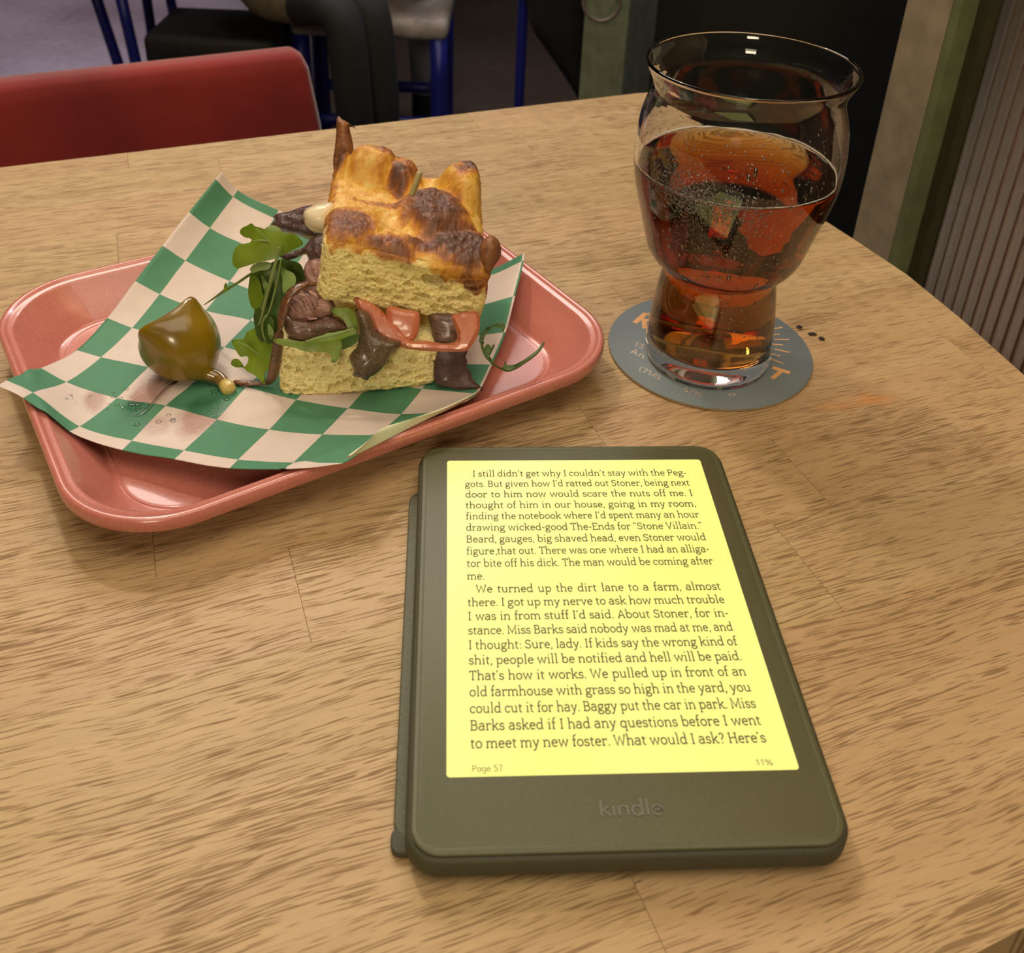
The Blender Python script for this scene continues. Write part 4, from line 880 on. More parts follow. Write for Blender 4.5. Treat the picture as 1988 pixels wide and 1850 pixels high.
# condensation beads on the outside, drawn where the photograph shows them
oz = [p[1] for p in OUT[1:]]; orr = [p[0] for p in OUT[1:]]
bm = bmesh.new(); cnt = 0
cam_az = math.atan2(-GY, -GX)
def drop(az, z, s, stretch=1.0):
    r = float(np.interp(z, oz, orr)); dr = (float(np.interp(z + .001, oz, orr)) - r) / .001
    rad = Vector((math.cos(az), math.sin(az), 0)); nrm = (rad - Vector((0, 0, dr))).normalized(); tz = (Vector((0, 0, 1)) + rad * dr).normalized(); tx_ = tz.cross(nrm)
    c__ = Vector((GX, GY, GZ + z)) + rad * r; ring = []
    top = bm.verts.new(c__ + nrm * s * .55)
    v1 = [bm.verts.new(c__ + nrm * s * .38 + (tx_ * math.cos(a_) + tz * math.sin(a_) * stretch) * s * .65) for a_ in [2 * PI * q / 8 for q in range(8)]]
    v2 = [bm.verts.new(c__ - nrm * s * .08 + (tx_ * math.cos(a_) + tz * math.sin(a_) * stretch) * s) for a_ in [2 * PI * q / 8 for q in range(8)]]
    for q in range(8):
        j = (q + 1) % 8; bm.faces.new((top, v1[q], v1[j])); bm.faces.new((v1[q], v2[q], v2[j], v1[j]))
    bm.faces.new(list(reversed(v2)))
for (azc, azs, zc, zs, num, s0, s1) in ((-.28, .30, .1015, .0045, 1500, .00022, .00042), (-.62, .16, .108, .007, 420, .00022, .0004), (-.18, .26, .080, .012, 600, .00018, .0004), (.35, .5, .095, .014, 160, .0002, .0006), (.0, .7, .040, .016, 220, .0002, .0006), (-.9, .5, .120, .008, 120, .0002, .0005), (.7, .4, .118, .01, 120, .0002, .0005)):
    for k in range(num): drop(cam_az + random.gauss(azc, azs), min(.146, max(.006, random.gauss(zc, zs))), random.uniform(s0, s1) * (1 + .5 * random.random() ** 3))
for k in range(34):
    az = cam_az + random.uniform(-.9, .9); z = random.uniform(.058, .120); drop(az, z, random.uniform(.0006, .0011), random.uniform(1, 2.6))
def thin_wet(name, lo):
    t = NT(name); t.n.remove(t.b); fr_ = t.node('ShaderNodeFresnel'); fr_.inputs[0].default_value = 1.4; nz_ = t.noise(t.coords(), 900, 2)
    gl = t.node('ShaderNodeBsdfGlossy'); gl.inputs['Roughness'].default_value = .06; tp_ = t.node('ShaderNodeBsdfTransparent'); tp_.inputs[0].default_value = (1, 1, 1, 1); mx = t.node('ShaderNodeMixShader')
    t.l.new(t.math('MAXIMUM', fr_.outputs[0], t.rng(nz_, .3, .7, lo * .5, lo)), mx.inputs[0]); t.l.new(tp_.outputs[0], mx.inputs[1]); t.l.new(gl.outputs[0], mx.inputs[2]); t.l.new(mx.outputs[0], t.n['Material Output'].inputs[0]); return t.m
m_drop = thin_wet('water_beads', .30)
tag(from_bm('condensation', bm, m_drop, bowl_o), None, None, None, 'stuff')

# ================================================================ SANDWICH
mbr = NT('focaccia'); at = mbr.node('ShaderNodeVertexColor', layer_name='col'); oc = mbr.coords()
n1 = mbr.noise(oc, 420, 4, .6); n2 = mbr.noise(oc, 1500, 3); n3 = mbr.noise(oc, 130, 3)
bc = mbr.mix(mbr.math('MULTIPLY', mbr.rng(n1, .35, .75, 0, .30), mbr.rng(at.outputs[1], 0, 1, 1, .3)), at.outputs[0], (.55, .32, .10), 'MULTIPLY')
bc = mbr.mix(mbr.rng(n3, .55, .75, 0, .22), bc, (.95, .72, .42), 'SOFT_LIGHT')
mbr.set(**{'Base Color': bc, 'Roughness': mbr.rng(at.outputs[1], 0, 1, .45, .8)}); mbr.b.inputs['Subsurface Weight'].default_value = .12; mbr.b.inputs['Subsurface Radius'].default_value = (.004, .002, .0008); mbr.b.inputs['Subsurface Scale'].default_value = .5
vo = mbr.node('ShaderNodeTexVoronoi', feature='SMOOTH_F1'); vo.inputs['Scale'].default_value = 620; vo.inputs['Smoothness'].default_value = .35
vm_ = mbr.node('ShaderNodeVectorMath', operation='ADD'); nd_ = mbr.node('ShaderNodeTexNoise'); mbr.l.new(oc, nd_.inputs['Vector']); nd_.inputs['Scale'].default_value = 300; sc_ = mbr.node('ShaderNodeVectorMath', operation='SCALE'); mbr.l.new(nd_.outputs['Color'], sc_.inputs[0]); sc_.inputs['Scale'].default_value = .0022
mbr.l.new(oc, vm_.inputs[0]); mbr.l.new(sc_.outputs[0], vm_.inputs[1]); mbr.l.new(vm_.outputs[0], vo.inputs['Vector'])
cell = mbr.math('MULTIPLY', mbr.rng(vo.outputs['Distance'], .0, .45), at.outputs[1])
mbr.bump(mbr.math('ADD', mbr.math('ADD', n1, mbr.math('MULTIPLY', n2, .5)), mbr.math('MULTIPLY', cell, 1.4)), .65, .0008); m_bread = mbr.m
def toast_rgb(t):
    t = np.clip(t, 0, 1); xs = [0, .18, .32, .48, .66, .82, 1]
    R_ = [.84, .80, .74, .60, .34, .20, .11]; G_ = [.66, .55, .42, .26, .125, .075, .048]; B_ = [.30, .15, .06, .03, .035, .03, .025]
    return np.stack([np.interp(t, xs, R_), np.interp(t, xs, G_), np.interp(t, xs, B_)], 1)
def bun(name, C, N, bumps, toasts, base_t, holes, crumb, parent, label=None, hs=1.0, seed=0, bulge=0.0, crust_top=True, sizes=(75, 88, 31), hole_n=430):
    """C: 8 corners [u][v][w]; grid skin over the cage with crust bumps on top and torn open crumb on the sides"""
    nu, nv, nw = N; idx = {}; uvw = []
    def vid(i, j, k):
        q = (i, j, k)
        if q not in idx: idx[q] = len(uvw); uvw.append((i / nu, j / nv, k / nw))
        return idx[q]
    F = []
    for i in range(nu):
        for j in range(nv):
            F.append((vid(i, j, 0), vid(i, j + 1, 0), vid(i + 1, j + 1, 0), vid(i + 1, j, 0))); F.append((vid(i, j, nw), vid(i + 1, j, nw), vid(i + 1, j + 1, nw), vid(i, j + 1, nw)))
    for i in range(nu):
        for k in range(nw):
            F.append((vid(i, 0, k), vid(i + 1, 0, k), vid(i + 1, 0, k + 1), vid(i, 0, k + 1))); F.append((vid(i, nv, k), vid(i, nv, k + 1), vid(i + 1, nv, k + 1), vid(i + 1, nv, k)))
    for j in range(nv):
        for k in range(nw):
            F.append((vid(0, j, k), vid(0, j, k + 1), vid(0, j + 1, k + 1), vid(0, j + 1, k))); F.append((vid(nu, j, k), vid(nu, j + 1, k), vid(nu, j + 1, k + 1), vid(nu, j, k + 1)))
    P = np.array(uvw); u, v_, w_ = P[:, 0], P[:, 1], P[:, 2]
    Cn = np.array([[[C[a_][b2][c__] for c__ in (0, 1)] for b2 in (0, 1)] for a_ in (0, 1)], float)
    # ease the box corners
    mm = np.array(sizes, float); Q = (P - .5) * mm; hv = mm / 2; rad = 5.0
    inner = np.clip(Q, -(hv - rad), hv - rad); dl = Q - inner; L = np.linalg.norm(dl, axis=1); L[L < 1e-9] = 1e9
    Q = inner + dl * np.minimum(1, rad / L)[:, None]; S = Q / mm + .5
    su, sv, sw = S[:, 0:1], S[:, 1:2], S[:, 2:3]; X = 0
    for a_ in (0, 1):
        for b2 in (0, 1):
            for c__ in (0, 1): X = X + (su if a_ else 1 - su) * (sv if b2 else 1 - sv) * (sw if c__ else 1 - sw) * Cn[a_, b2, c__]
    upv = (Cn[:, :, 1] - Cn[:, :, 0]).mean((0, 1)); upv /= np.linalg.norm(upv); fr = (Cn[:, 0] - Cn[:, 1]).mean((0, 1)); fr /= np.linalg.norm(fr); rt = (Cn[1] - Cn[0]).mean((0, 1)); rt /= np.linalg.norm(rt)
    n_lo = fbm(X * 70, seed, 3); n_mid = fbm(X * 260, seed + 3, 3); n_hi = fbm(X * 900, seed + 6, 3)
    wu = u + .06 * n_lo; wv = v_ + .06 * fbm(X * 90 + 5, seed + 9, 2)
    h = np.zeros(len(P)); T = np.full(len(P), base_t)
    for (a_, b2, ra, rb, hh) in bumps: d2 = ((wu - a_) / ra) ** 2 + ((wv - b2) / rb) ** 2; g_ = hh * np.exp(-d2 ** 2.2); h = np.maximum(h, g_) + np.minimum(g_, 0)
    for (a_, b2, ra, rb, tt) in toasts: d2 = ((wu - a_) / ra) ** 2 + ((wv - b2) / rb) ** 2; T = np.maximum(T, tt * np.exp(-d2 ** 1.8))
    side_f0 = (v_ <= .04) * 1.0
    top = np.clip((w_ - .55) / .45, 0, 1) ** 1.5
    crust = np.abs(n_mid) * 1.4 + np.abs(n_hi) * .5
    X = X + upv * (h * top * .001)[:, None]
    if crust_top: X = X + fr * (side_f0 * (2.6 * np.exp(-((w_ - .93) / .12) ** 2) * np.clip((u - .25) / .2, 0, 1) * (.6 + .7 * fbm(X * 120, seed + 20, 2))) * .001)[:, None]
    if crust_top: X = X + upv * ((w_ >= .999) * (n_lo * 1.4 + crust * (.35 + T)) * .001)[:, None]
    side_f, side_l, side_r, side_b, bot = v_ <= 0, u <= 0, u >= 1, v_ >= 1, w_ <= 0
    side = (side_f | side_l | side_r | side_b | bot)
    D = fr * side_f[:, None] * 1.0 - rt * side_l[:, None] + rt * side_r[:, None] - fr * side_b[:, None] - upv * bot[:, None]
    Ln = np.linalg.norm(D, axis=1); Ln[Ln < 1e-6] = 1; D = D / Ln[:, None]
    # torn holes
    hole = np.zeros(len(P)); r_ = np.random.default_rng(seed + 40)
    s_mm = np.where(side_f | bot, u * mm[0], v_ * mm[1]); t_mm = np.where(bot, v_ * mm[1], w_ * mm[2]); fid = side_f * 1 + side_l * 2 + side_r * 3 + side_b * 4; 
    ids = [1] * 5 + [2] * 3 + [3]
    HL = [(1, a_ * mm[0], b2 * mm[2], rr, rr * q, dp) for a_, b2, rr, q, dp in holes]
    for _ in range(hole_n):
        f_ = ids[r_.integers(len(ids))]; rr = .45 + 1.6 * r_.random() ** 2.6; HL.append((f_, r_.random() * (mm[0] if f_ == 1 else mm[1]), r_.random() * mm[2] * (.80 if crust_top else 1), rr, rr * r_.uniform(.45, .95), rr * .75))
    for (f_, cs, ct, ra, rb, dp) in HL:
        m_ = (fid == f_)
        if not m_.any(): continue
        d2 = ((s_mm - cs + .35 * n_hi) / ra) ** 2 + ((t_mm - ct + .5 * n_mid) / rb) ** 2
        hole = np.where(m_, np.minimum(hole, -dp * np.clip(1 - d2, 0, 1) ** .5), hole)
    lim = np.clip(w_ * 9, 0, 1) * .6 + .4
    rough = n_mid * .75 + n_hi * .40
    X = X + D * (side * (rough + hole * 2.1 + n_lo * .9 + bulge * (side_f * np.sin(PI * np.clip(u, 0, 1)) * np.clip(1.1 - w_, 0, 1))) * .001)[:, None]
    # colour: crust on top runs a little way down the sides
    if crust_top:
        Ts = np.clip(T + .26 * n_mid + .12 * n_hi + .10 * np.clip(h / 8, -.5, 1), 0, 1)
        run = np.clip((w_ - (.88 - .20 * T - .22 * n_lo - .14 * n_mid - .26 * np.clip((u - .66) / .25, 0, 1))) / .10, 0, 1); run = np.where(w_ >= .999, 1, run)
        Ts = np.where(w_ >= .999, Ts, np.clip(np.where(u > .6, np.minimum(Ts, .86), np.minimum(Ts, .62)), .18, 1))
    else: Ts = np.clip(.10 + .2 * n_mid, 0, 1); run = np.clip((.07 - w_ + .05 * n_mid) / .07, 0, 1) * .7
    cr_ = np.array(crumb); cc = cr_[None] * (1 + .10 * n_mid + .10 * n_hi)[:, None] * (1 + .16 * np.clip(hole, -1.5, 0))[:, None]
    rgb = toast_rgb(Ts) * run[:, None] + cc * (1 - run)[:, None]
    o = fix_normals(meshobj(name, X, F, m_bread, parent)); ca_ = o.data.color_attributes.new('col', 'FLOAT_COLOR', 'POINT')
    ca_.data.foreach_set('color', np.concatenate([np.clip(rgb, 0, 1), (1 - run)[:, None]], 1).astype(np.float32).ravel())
    if label: o['label'] = label
    return o
tsw = thing('sandwich', tuple(aty(690, 770, .37)), 'steak sandwich on thick square focaccia with arugula and tomato, on the checked paper', 'sandwich')
def V3(p): return np.array(p[:])
fbl, fbr, ftl, ftr, btl, btr = [V3(aty(*q)) for q in ((612, 585, .378), (934, 636, .388), (626, 462, .377), (958, 528, .388), (650, 318, .452), (924, 352, .462))]
dbl, dbr = btl - ftl, btr - ftr
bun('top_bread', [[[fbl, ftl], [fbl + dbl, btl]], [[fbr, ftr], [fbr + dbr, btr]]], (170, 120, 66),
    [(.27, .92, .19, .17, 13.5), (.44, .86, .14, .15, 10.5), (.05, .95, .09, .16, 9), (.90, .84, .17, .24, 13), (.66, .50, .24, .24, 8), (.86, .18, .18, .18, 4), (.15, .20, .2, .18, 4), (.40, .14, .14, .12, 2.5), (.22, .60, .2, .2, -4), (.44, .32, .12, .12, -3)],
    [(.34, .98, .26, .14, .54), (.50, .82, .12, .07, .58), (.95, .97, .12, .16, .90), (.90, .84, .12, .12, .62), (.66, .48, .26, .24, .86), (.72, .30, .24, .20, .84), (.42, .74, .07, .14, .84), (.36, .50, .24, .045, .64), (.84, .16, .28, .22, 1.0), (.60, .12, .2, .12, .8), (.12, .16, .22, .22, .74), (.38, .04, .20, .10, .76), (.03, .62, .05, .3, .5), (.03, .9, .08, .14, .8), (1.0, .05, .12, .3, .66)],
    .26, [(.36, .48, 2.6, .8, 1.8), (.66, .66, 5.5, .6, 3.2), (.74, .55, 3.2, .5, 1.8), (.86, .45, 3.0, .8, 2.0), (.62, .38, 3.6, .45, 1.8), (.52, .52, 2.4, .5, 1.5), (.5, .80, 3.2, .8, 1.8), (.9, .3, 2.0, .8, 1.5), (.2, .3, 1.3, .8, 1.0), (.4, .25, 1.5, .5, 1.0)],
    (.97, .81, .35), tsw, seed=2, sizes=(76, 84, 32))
fbl, fbr, ftl, ftr = [V3(aty(*q)) for q in ((542, 779, .3655), (853, 750, .3765), (541, 672, .368), (852, 662, .378))]
dd_ = np.array((-.012, .070, .0))
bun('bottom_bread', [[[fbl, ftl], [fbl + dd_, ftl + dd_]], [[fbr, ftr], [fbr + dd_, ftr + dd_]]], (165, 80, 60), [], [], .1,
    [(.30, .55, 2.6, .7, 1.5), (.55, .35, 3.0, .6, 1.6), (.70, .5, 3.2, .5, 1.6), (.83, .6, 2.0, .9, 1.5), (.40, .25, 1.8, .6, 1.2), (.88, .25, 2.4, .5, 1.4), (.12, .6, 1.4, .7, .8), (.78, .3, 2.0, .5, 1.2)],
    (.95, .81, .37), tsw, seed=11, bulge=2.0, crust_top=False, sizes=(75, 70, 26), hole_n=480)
def toasted(name, toast, seed):
    t = NT(name); o_ = t.coords(); a_ = t.noise(o_, 160, 4, .6); b2 = t.noise(o_, 900, 3)
    lo, hi = toast; c1, c2, c3 = [tuple(toast_rgb(np.array([q]))[0]) for q in (lo, (lo + hi) / 2, hi)]
    t.set(**{'Base Color': t.ramp(t.math('ADD', t.math('MULTIPLY', a_, .7), t.math('MULTIPLY', b2, .3)), [(.35, c1), (.5, c2), (.65, c3)]), 'Roughness': .5}); t.bump(t.math('ADD', a_, b2), .5, .0008); return t.m
m_burnt = toasted('burnt_crust', (.62, .95), 1); m_gold = toasted('golden_crust', (.30, .62), 2)
shape('crust_tip', [(655, 226), (664, 231), (676, 238), (689, 247), (692, 251), (684, 247), (679, 247), (680, 254), (683, 266), (686, 280), (688, 296), (696, 312), (706, 330), (690, 342), (668, 344), (650, 335), (647, 312), (650, 290), (653, 262)], .452, m_burnt, tsw, thick=.0033, R=.004, nz=.0030, nf=340, seed=3, bend=.003)
shape('crust_lobe', [(942, 462), (954, 456), (967, 466), (973, 482), (971, 500), (960, 516), (951, 530), (938, 528), (930, 500), (932, 476)], .394, m_burnt, tsw, thick=.006, R=.008, nz=.0012, seed=4, bend=.001)
# pick
m_pick = plain('bamboo_pick', (.52, .42, .20), .55)
a_ = atz(806, 356, .112); a_ = aty(809, 352, .404); b2 = aty(815, 335, .4045)
tube('pick', [a_ + (a_ - b2) * 1.6, a_, b2, b2 + (b2 - a_) * .12], [.0023, .0023, .0022, .0010], m_pick, tsw, n=14, flat=.55)

# fillings
def meat_mat(name, lo, hi, rough=.3, wet=.35, sc_=(260, 260, 900)):
    t = NT(name); o_ = t.coords(scale=(1, 1, 1)); a2 = t.noise(t.coords(scale=sc_, rot=(0, .35, 0)), 1, 3, .6, .6); b3 = t.noise(o_, 90, 3)
    t.set(**{'Base Color': t.mix(t.rng(b3, .3, .7, 0, .5), t.ramp(a2, [(.3, lo), (.7, hi)]), lo), 'Roughness': t.rng(b3, .3, .7, rough, rough + .25)})
    t.b.inputs['Coat Weight'].default_value = wet; t.b.inputs['Coat Roughness'].default_value = .16; t.b.inputs['Subsurface Weight'].default_value = .08; t.b.inputs['Subsurface Radius'].default_value = (.003, .001, .0006); t.b.inputs['Subsurface Scale'].default_value = .4
    t.bump(t.math('ADD', a2, t.math('ADD', b3, t.math('MULTIPLY', t.noise(o_, 1100, 2), .6))), .7, .0009); return t.m
m_dmeat = meat_mat('dark_seared_steak', (.050, .022, .022), (.17, .080, .078)); m_pmeat = meat_mat('pinkish_steak', (.30, .145, .115), (.58, .34, .28), .45, .2); m_bmeat = meat_mat('brown_steak', (.085, .040, .025), (.25, .13, .09)); m_gmeat = meat_mat('glossy_brown_steak', (.060, .034, .016), (.19, .115, .055), .3, .5, (500, 500, 1100))
def rip(dx, dy, f, a_):
    return lambda XY: a_ * np.sin(XY[:, 0] * dx * f + XY[:, 1] * dy * f + 2.2 * np.sin(XY[:, 1] * 300))
S = lambda *a_, **k: shape(*a_, **k)
S('steak_slice', [(530, 420), (541, 414), (559, 411), (576, 405), (592, 400), (612, 399), (650, 405), (650, 465), (606, 466), (576, 456), (547, 450), (525, 441), (527, 433), (534, 428)], .420, m_dmeat, tsw, thick=.006, nz=.0018, nf=220, seed=11, ridge=rip(.3, 1, 900, .0010))
S('steak_slice', [(640, 452), (606, 462), (588, 480), (570, 487), (554, 493), (543, 498), (558, 505), (580, 499), (594, 494), (599, 511), (590, 521), (592, 545), (579, 550), (600, 566), (640, 570), (645, 500)], .395, m_dmeat, tsw, thick=.006, nz=.0018, nf=260, seed=12, ridge=rip(1, .4, 1500, .0008))
S('steak_slice', [(600, 505), (630, 500), (640, 560), (625, 600), (600, 585), (585, 560), (592, 545), (590, 522)], .388, m_pmeat, tsw, thick=.005, nz=.0014, seed=13, ridge=rip(1, .5, 1400, .0010))
S('steak_slice', [(552, 597), (560, 575), (584, 562), (614, 563), (640, 575), (652, 600), (640, 616), (612, 622), (588, 626), (562, 620)], .383, m_pmeat, tsw, thick=.007, nz=.0016, seed=14, ridge=rip(1, -.25, 1500, .0008))
for k, pts in enumerate(([(560, 580), (580, 583), (590, 600), (600, 617), (616, 618)], [(572, 570), (592, 574), (602, 590), (610, 604)], [(600, 566), (614, 576), (612, 592), (622, 604)], [(556, 590), (568, 600), (578, 612)])):
    tube('steak_fold', [aty(x, y, .3765) for x, y in pts], [.0005, .0011, .0012, .0005], m_pmeat, tsw, n=8, flat=.8, rough=.3)
S('steak_slice', [(551, 620), (556, 606), (580, 612), (604, 620), (630, 612), (652, 616), (670, 628), (676, 637), (656, 645), (640, 648), (622, 652), (588, 662), (570, 659), (560, 652), (552, 638)], .3775, m_bmeat, tsw, thick=.006, nz=.0014, seed=15, ridge=rip(.2, 1, 900, .0008))
S('steak_slice', [(690, 600), (712, 606), (722, 622), (730, 642), (752, 656), (778, 664), (776, 674), (762, 684), (752, 700), (741, 716), (728, 727), (718, 732), (714, 738), (704, 736), (700, 733), (690, 731), (684, 729), (687, 718), (681, 707), (678, 692), (686, 680), (694, 670), (698, 640), (694, 615)], .3625, m_gmeat, tsw, thick=.0055, R=.008, nz=.0013, nf=420, seed=16)
S('steak_slice', [(835, 605), (900, 612), (892, 650), (888, 672), (846, 672), (838, 640)], .384, m_bmeat, tsw, thick=.004, seed=17)
S('dark_leaf', [(846, 672), (903, 676), (906, 686), (903, 693), (907, 700), (905, 714), (913, 721), (916, 734), (926, 745), (938, 757.5), (915, 756), (891, 757), (868, 750), (845, 742), (842, 705)], .377, meat_mat('dark_red_leaf', (.045, .022, .018), (.13, .058, .045), .4, .25), tsw, thick=.0016, R=.002, bend=.003, bf=60, seed=18, normal=(.1, -.8, .6))
m_onion = meat_mat('cooked_onion', (.10, .035, .010), (.24, .095, .035), .2, .7)
tube('onion_strand', [aty(626, 552, .386), aty(598, 551, .382), aty(575, 560, .377), aty(556, 583, .373), aty(546, 620, .370), aty(540, 665, .368), aty(534, 705, .368), aty(528, 733, .370), aty(522, 744, .372)], [.0013, .0022, .0024, .0024, .0021, .0024, .0024, .0016], m_onion, tsw, n=12, flat=.5)
tube('onion_strand', [atz(456, 742, .0115), atz(472, 744, .0125), atz(492, 744, .0128), atz(520, 744, .0125)], [.0017, .0017, .0016, .0012], m_onion, tsw, n=10, flat=.7, rough=.2)
m_cream_ = NT('creamy_sauce'); v = m_cream_.noise(m_cream_.coords(), 120, 2); m_cream_.set(**{'Base Color': m_cream_.ramp(v, [(.3, (.72, .60, .36)), (.7, (.80, .70, .48))]), 'Roughness': .28}); m_cream_.b.inputs['Subsurface Weight'].default_value = .2; m_cream_.b.inputs['Subsurface Scale'].default_value = .003; m_cream_ = m_cream_.m
S('sauce_dollop', [(603, 401), (618, 396), (650, 397), (650, 452), (634, 453), (612, 451), (596, 441), (588, 423), (591, 409)], .408, m_cream_, tsw, thick=.007, R=.008, nz=.0006, nf=60, seed=19)
# tomato
m_tom = NT('tomato_flesh'); v = m_tom.noise(m_tom.coords(), 90, 3); m_tom.set(**{'Base Color': m_tom.ramp(v, [(.3, (.50, .13, .06)), (.7, (.60, .215, .115))]), 'Roughness': .3}); m_tom.b.inputs['Coat Weight'].default_value = .3; m_tom.b.inputs['Subsurface Weight'].default_value = .3; m_tom.b.inputs['Subsurface Radius'].default_value = (.01, .003, .001); m_tom.b.inputs['Subsurface Scale'].default_value = .5; m_tom.bump(v, .15, .0005); m_tom = m_tom.m
S('tomato_slice', [(688, 578), (694, 596), (703, 612), (716, 630), (728, 648), (744, 661), (765, 670), (793, 677.5), (821, 681), (849, 682.5), (880, 683), (905, 682), (912, 676), (920, 665), (929, 648), (932, 627), (930, 611), (922, 604), (900, 606), (878, 612), (881, 630), (887, 646), (888, 655), (882, 664), (862, 667), (843, 664), (822, 661), (803, 663), (790, 655), (775, 636), (756, 620), (738, 600), (715, 585)], .3735, m_tom, tsw, thick=.0022, R=.0018, back=.002, nz=.0003, seed=20, normal=(0, -.80, .60))
S('tomato_slice', [(752, 596), (785, 600), (812, 606), (815, 625), (813, 642), (806, 658), (795, 664), (770, 660), (752, 640)], .376, m_tom, tsw, thick=.0025, R=.003, seed=21, normal=(0, -.80, .60))
# arugula
def leaf_mat(name, lo, hi):
    t = NT(name); a2 = t.noise(t.coords(), 60, 3); b3 = t.noise(t.coords(), 500, 3)
    c__ = t.ramp(a2, [(.3, lo), (.7, hi)]); t.set(**{'Base Color': c__, 'Roughness': .38})
    tr_ = t.node('ShaderNodeBsdfTranslucent'); t.l.new(c__, tr_.inputs[0]); mx = t.node('ShaderNodeMixShader'); mx.inputs[0].default_value = .3
    t.l.new(t.b.outputs[0], mx.inputs[1]); t.l.new(tr_.outputs[0], mx.inputs[2]); t.l.new(mx.outputs[0], t.n['Material Output'].inputs[0]); t.bump(t.math('ADD', a2, t.math('MULTIPLY', b3, .4)), .4, .0008); return t.m
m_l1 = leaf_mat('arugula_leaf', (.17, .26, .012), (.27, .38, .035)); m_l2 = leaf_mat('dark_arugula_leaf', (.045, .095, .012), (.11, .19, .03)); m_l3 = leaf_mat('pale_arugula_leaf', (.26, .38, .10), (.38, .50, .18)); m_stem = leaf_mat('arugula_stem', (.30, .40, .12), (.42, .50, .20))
def LF(name, pts, Y, mat, normal=(-.25, -.8, .55), seed=1, bend=.0022, fold=None, par=tsw): return shape(name, pts, Y, mat, par, thick=.00022, R=.0003, nz=.0001, bend=bend, bf=70, seed=seed, normal=normal, step=.0010, grid=.0017, fold=fold)
LF('arugula_leaf', [(488.7, 433.5), (496, 439.5), (506.6, 442), (516, 445.4), (529, 449), (547, 450), (554, 453.7), (566, 453), (573, 455), (584, 463), (590, 475), (571, 485), (554, 493), (543.4, 498), (525.6, 505), (506.6, 509.6), (492, 514), (475.7, 519), (463, 521.5), (455, 513), (456.6, 493), (462.6, 477.5), (471, 474), (486, 471), (490, 465.6), (484, 462), (475.7, 461), (466, 452), (469.7, 443), (480.4, 438)], .388, m_l1, seed=31, fold=lambda XY: .002 * np.abs(XY[:, 0] * 30 - .3))
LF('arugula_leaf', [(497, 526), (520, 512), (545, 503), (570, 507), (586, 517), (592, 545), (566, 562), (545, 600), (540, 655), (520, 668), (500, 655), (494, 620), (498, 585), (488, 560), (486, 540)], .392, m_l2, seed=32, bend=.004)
LF('arugula_leaf', [(514, 445), (526, 437), (540, 441), (548, 452), (530, 456), (516, 452)], .392, m_l3, seed=33)
LF('arugula_leaf', [(538.7, 512), (553, 523), (568, 530), (573.5, 541), (572, 552), (561, 560), (551, 570), (548, 560), (546.5, 540)], .3825, m_l3, seed=34)
LF('arugula_leaf', [(493, 514), (512, 508), (526, 511), (522, 522), (505, 526), (491, 531), (487, 524)], .384, m_l3, seed=35)
LF('arugula_leaf', [(488, 528), (495, 535), (504, 546), (508, 562), (511, 577), (506, 592), (497, 599), (489, 600), (482, 588), (480, 566), (483, 546)], .3835, m_l1, seed=36, bend=.003)
LF('arugula_leaf', [(505, 532), (515, 545), (520, 562), (516, 585), (508, 604), (503, 585), (512, 570), (508, 550)], .3845, m_l3, seed=37)
LF('arugula_leaf', [(493.6, 599), (512, 600), (531.5, 600), (534, 640), (531, 671), (527, 700), (526, 717), (514.5, 722), (516, 748), (509, 742), (503, 735), (493, 727), (483, 722), (472.7, 714), (457, 713), (449, 706.5), (453, 699), (463.5, 697), (471.4, 706), (475, 713), (481, 706), (483, 698.6), (479, 691), (469, 693.4), (462, 683), (450.5, 661), (472.7, 657), (476.6, 645), (495, 633), (495, 617.5)], .3790, m_l1, seed=38, bend=.003, normal=(-.3, -.7, .65))
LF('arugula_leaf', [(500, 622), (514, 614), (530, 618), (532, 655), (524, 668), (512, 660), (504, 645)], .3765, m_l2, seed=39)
LF('arugula_leaf', [(522, 628), (531, 640), (532, 652), (526, 660), (521, 650)], .3745, m_l3, seed=40)
LF('arugula_leaf', [(492, 718), (508, 708), (524, 700), (526, 716), (514, 722), (516, 748), (506, 738), (498, 728)], .3745, m_l3, seed=41, normal=(-.2, -.6, .75))
LF('arugula_leaf', [(530, 660.7), (539, 657), (565.6, 659.4), (590, 664), (607, 660), (623, 654), (634, 646), (655, 645), (672, 640), (690, 638), (692, 648), (688, 662), (672, 670), (662, 676), (659, 688), (656, 700), (644, 704), (641, 688), (620, 683), (597, 683), (584, 680), (571, 675), (545, 670)], .3655, m_l1, seed=42, bend=.0015, normal=(0, -.75, .66))
LF('arugula_leaf', [(636, 599), (660, 598), (684, 602), (693, 625), (694, 642), (676, 642), (673, 634), (668, 622), (652, 611)], .3765, m_l1, seed=43, normal=(.1, -.75, .65))
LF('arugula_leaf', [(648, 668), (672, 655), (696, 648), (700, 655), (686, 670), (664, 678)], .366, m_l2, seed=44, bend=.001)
for vv in (((540, 488), (515, 490), (480, 503), (466, 512)), ((536, 484), (520, 466), (506, 450), (496, 444)), ((522, 468), (505, 466), (492, 468)), ((545, 482), (562, 470), (575, 462))):
    tube('leaf_vein', [aty(x, y, .3868) + Vector((0, -.0002, 0)) for x, y in vv], [.0005, .0003, .0002], m_l3, tsw, n=6)
for vv in (((527, 700), (505, 690), (480, 672), (462, 664)), ((512, 700), (500, 720), (505, 735))):
    tube('leaf_vein', [aty(x, y, .3768) for x, y in vv], [.0004, .0003, .0002], m_l3, tsw, n=6)
tube('arugula_stem', [aty(x, y, .3785) for x, y in ((541, 480), (538, 498), (531, 525), (523, 555), (515, 585), (508, 615), (502, 632))], [.0004, .0007, .0009, .0008, .0006, .0004], m_stem, tsw, n=8)
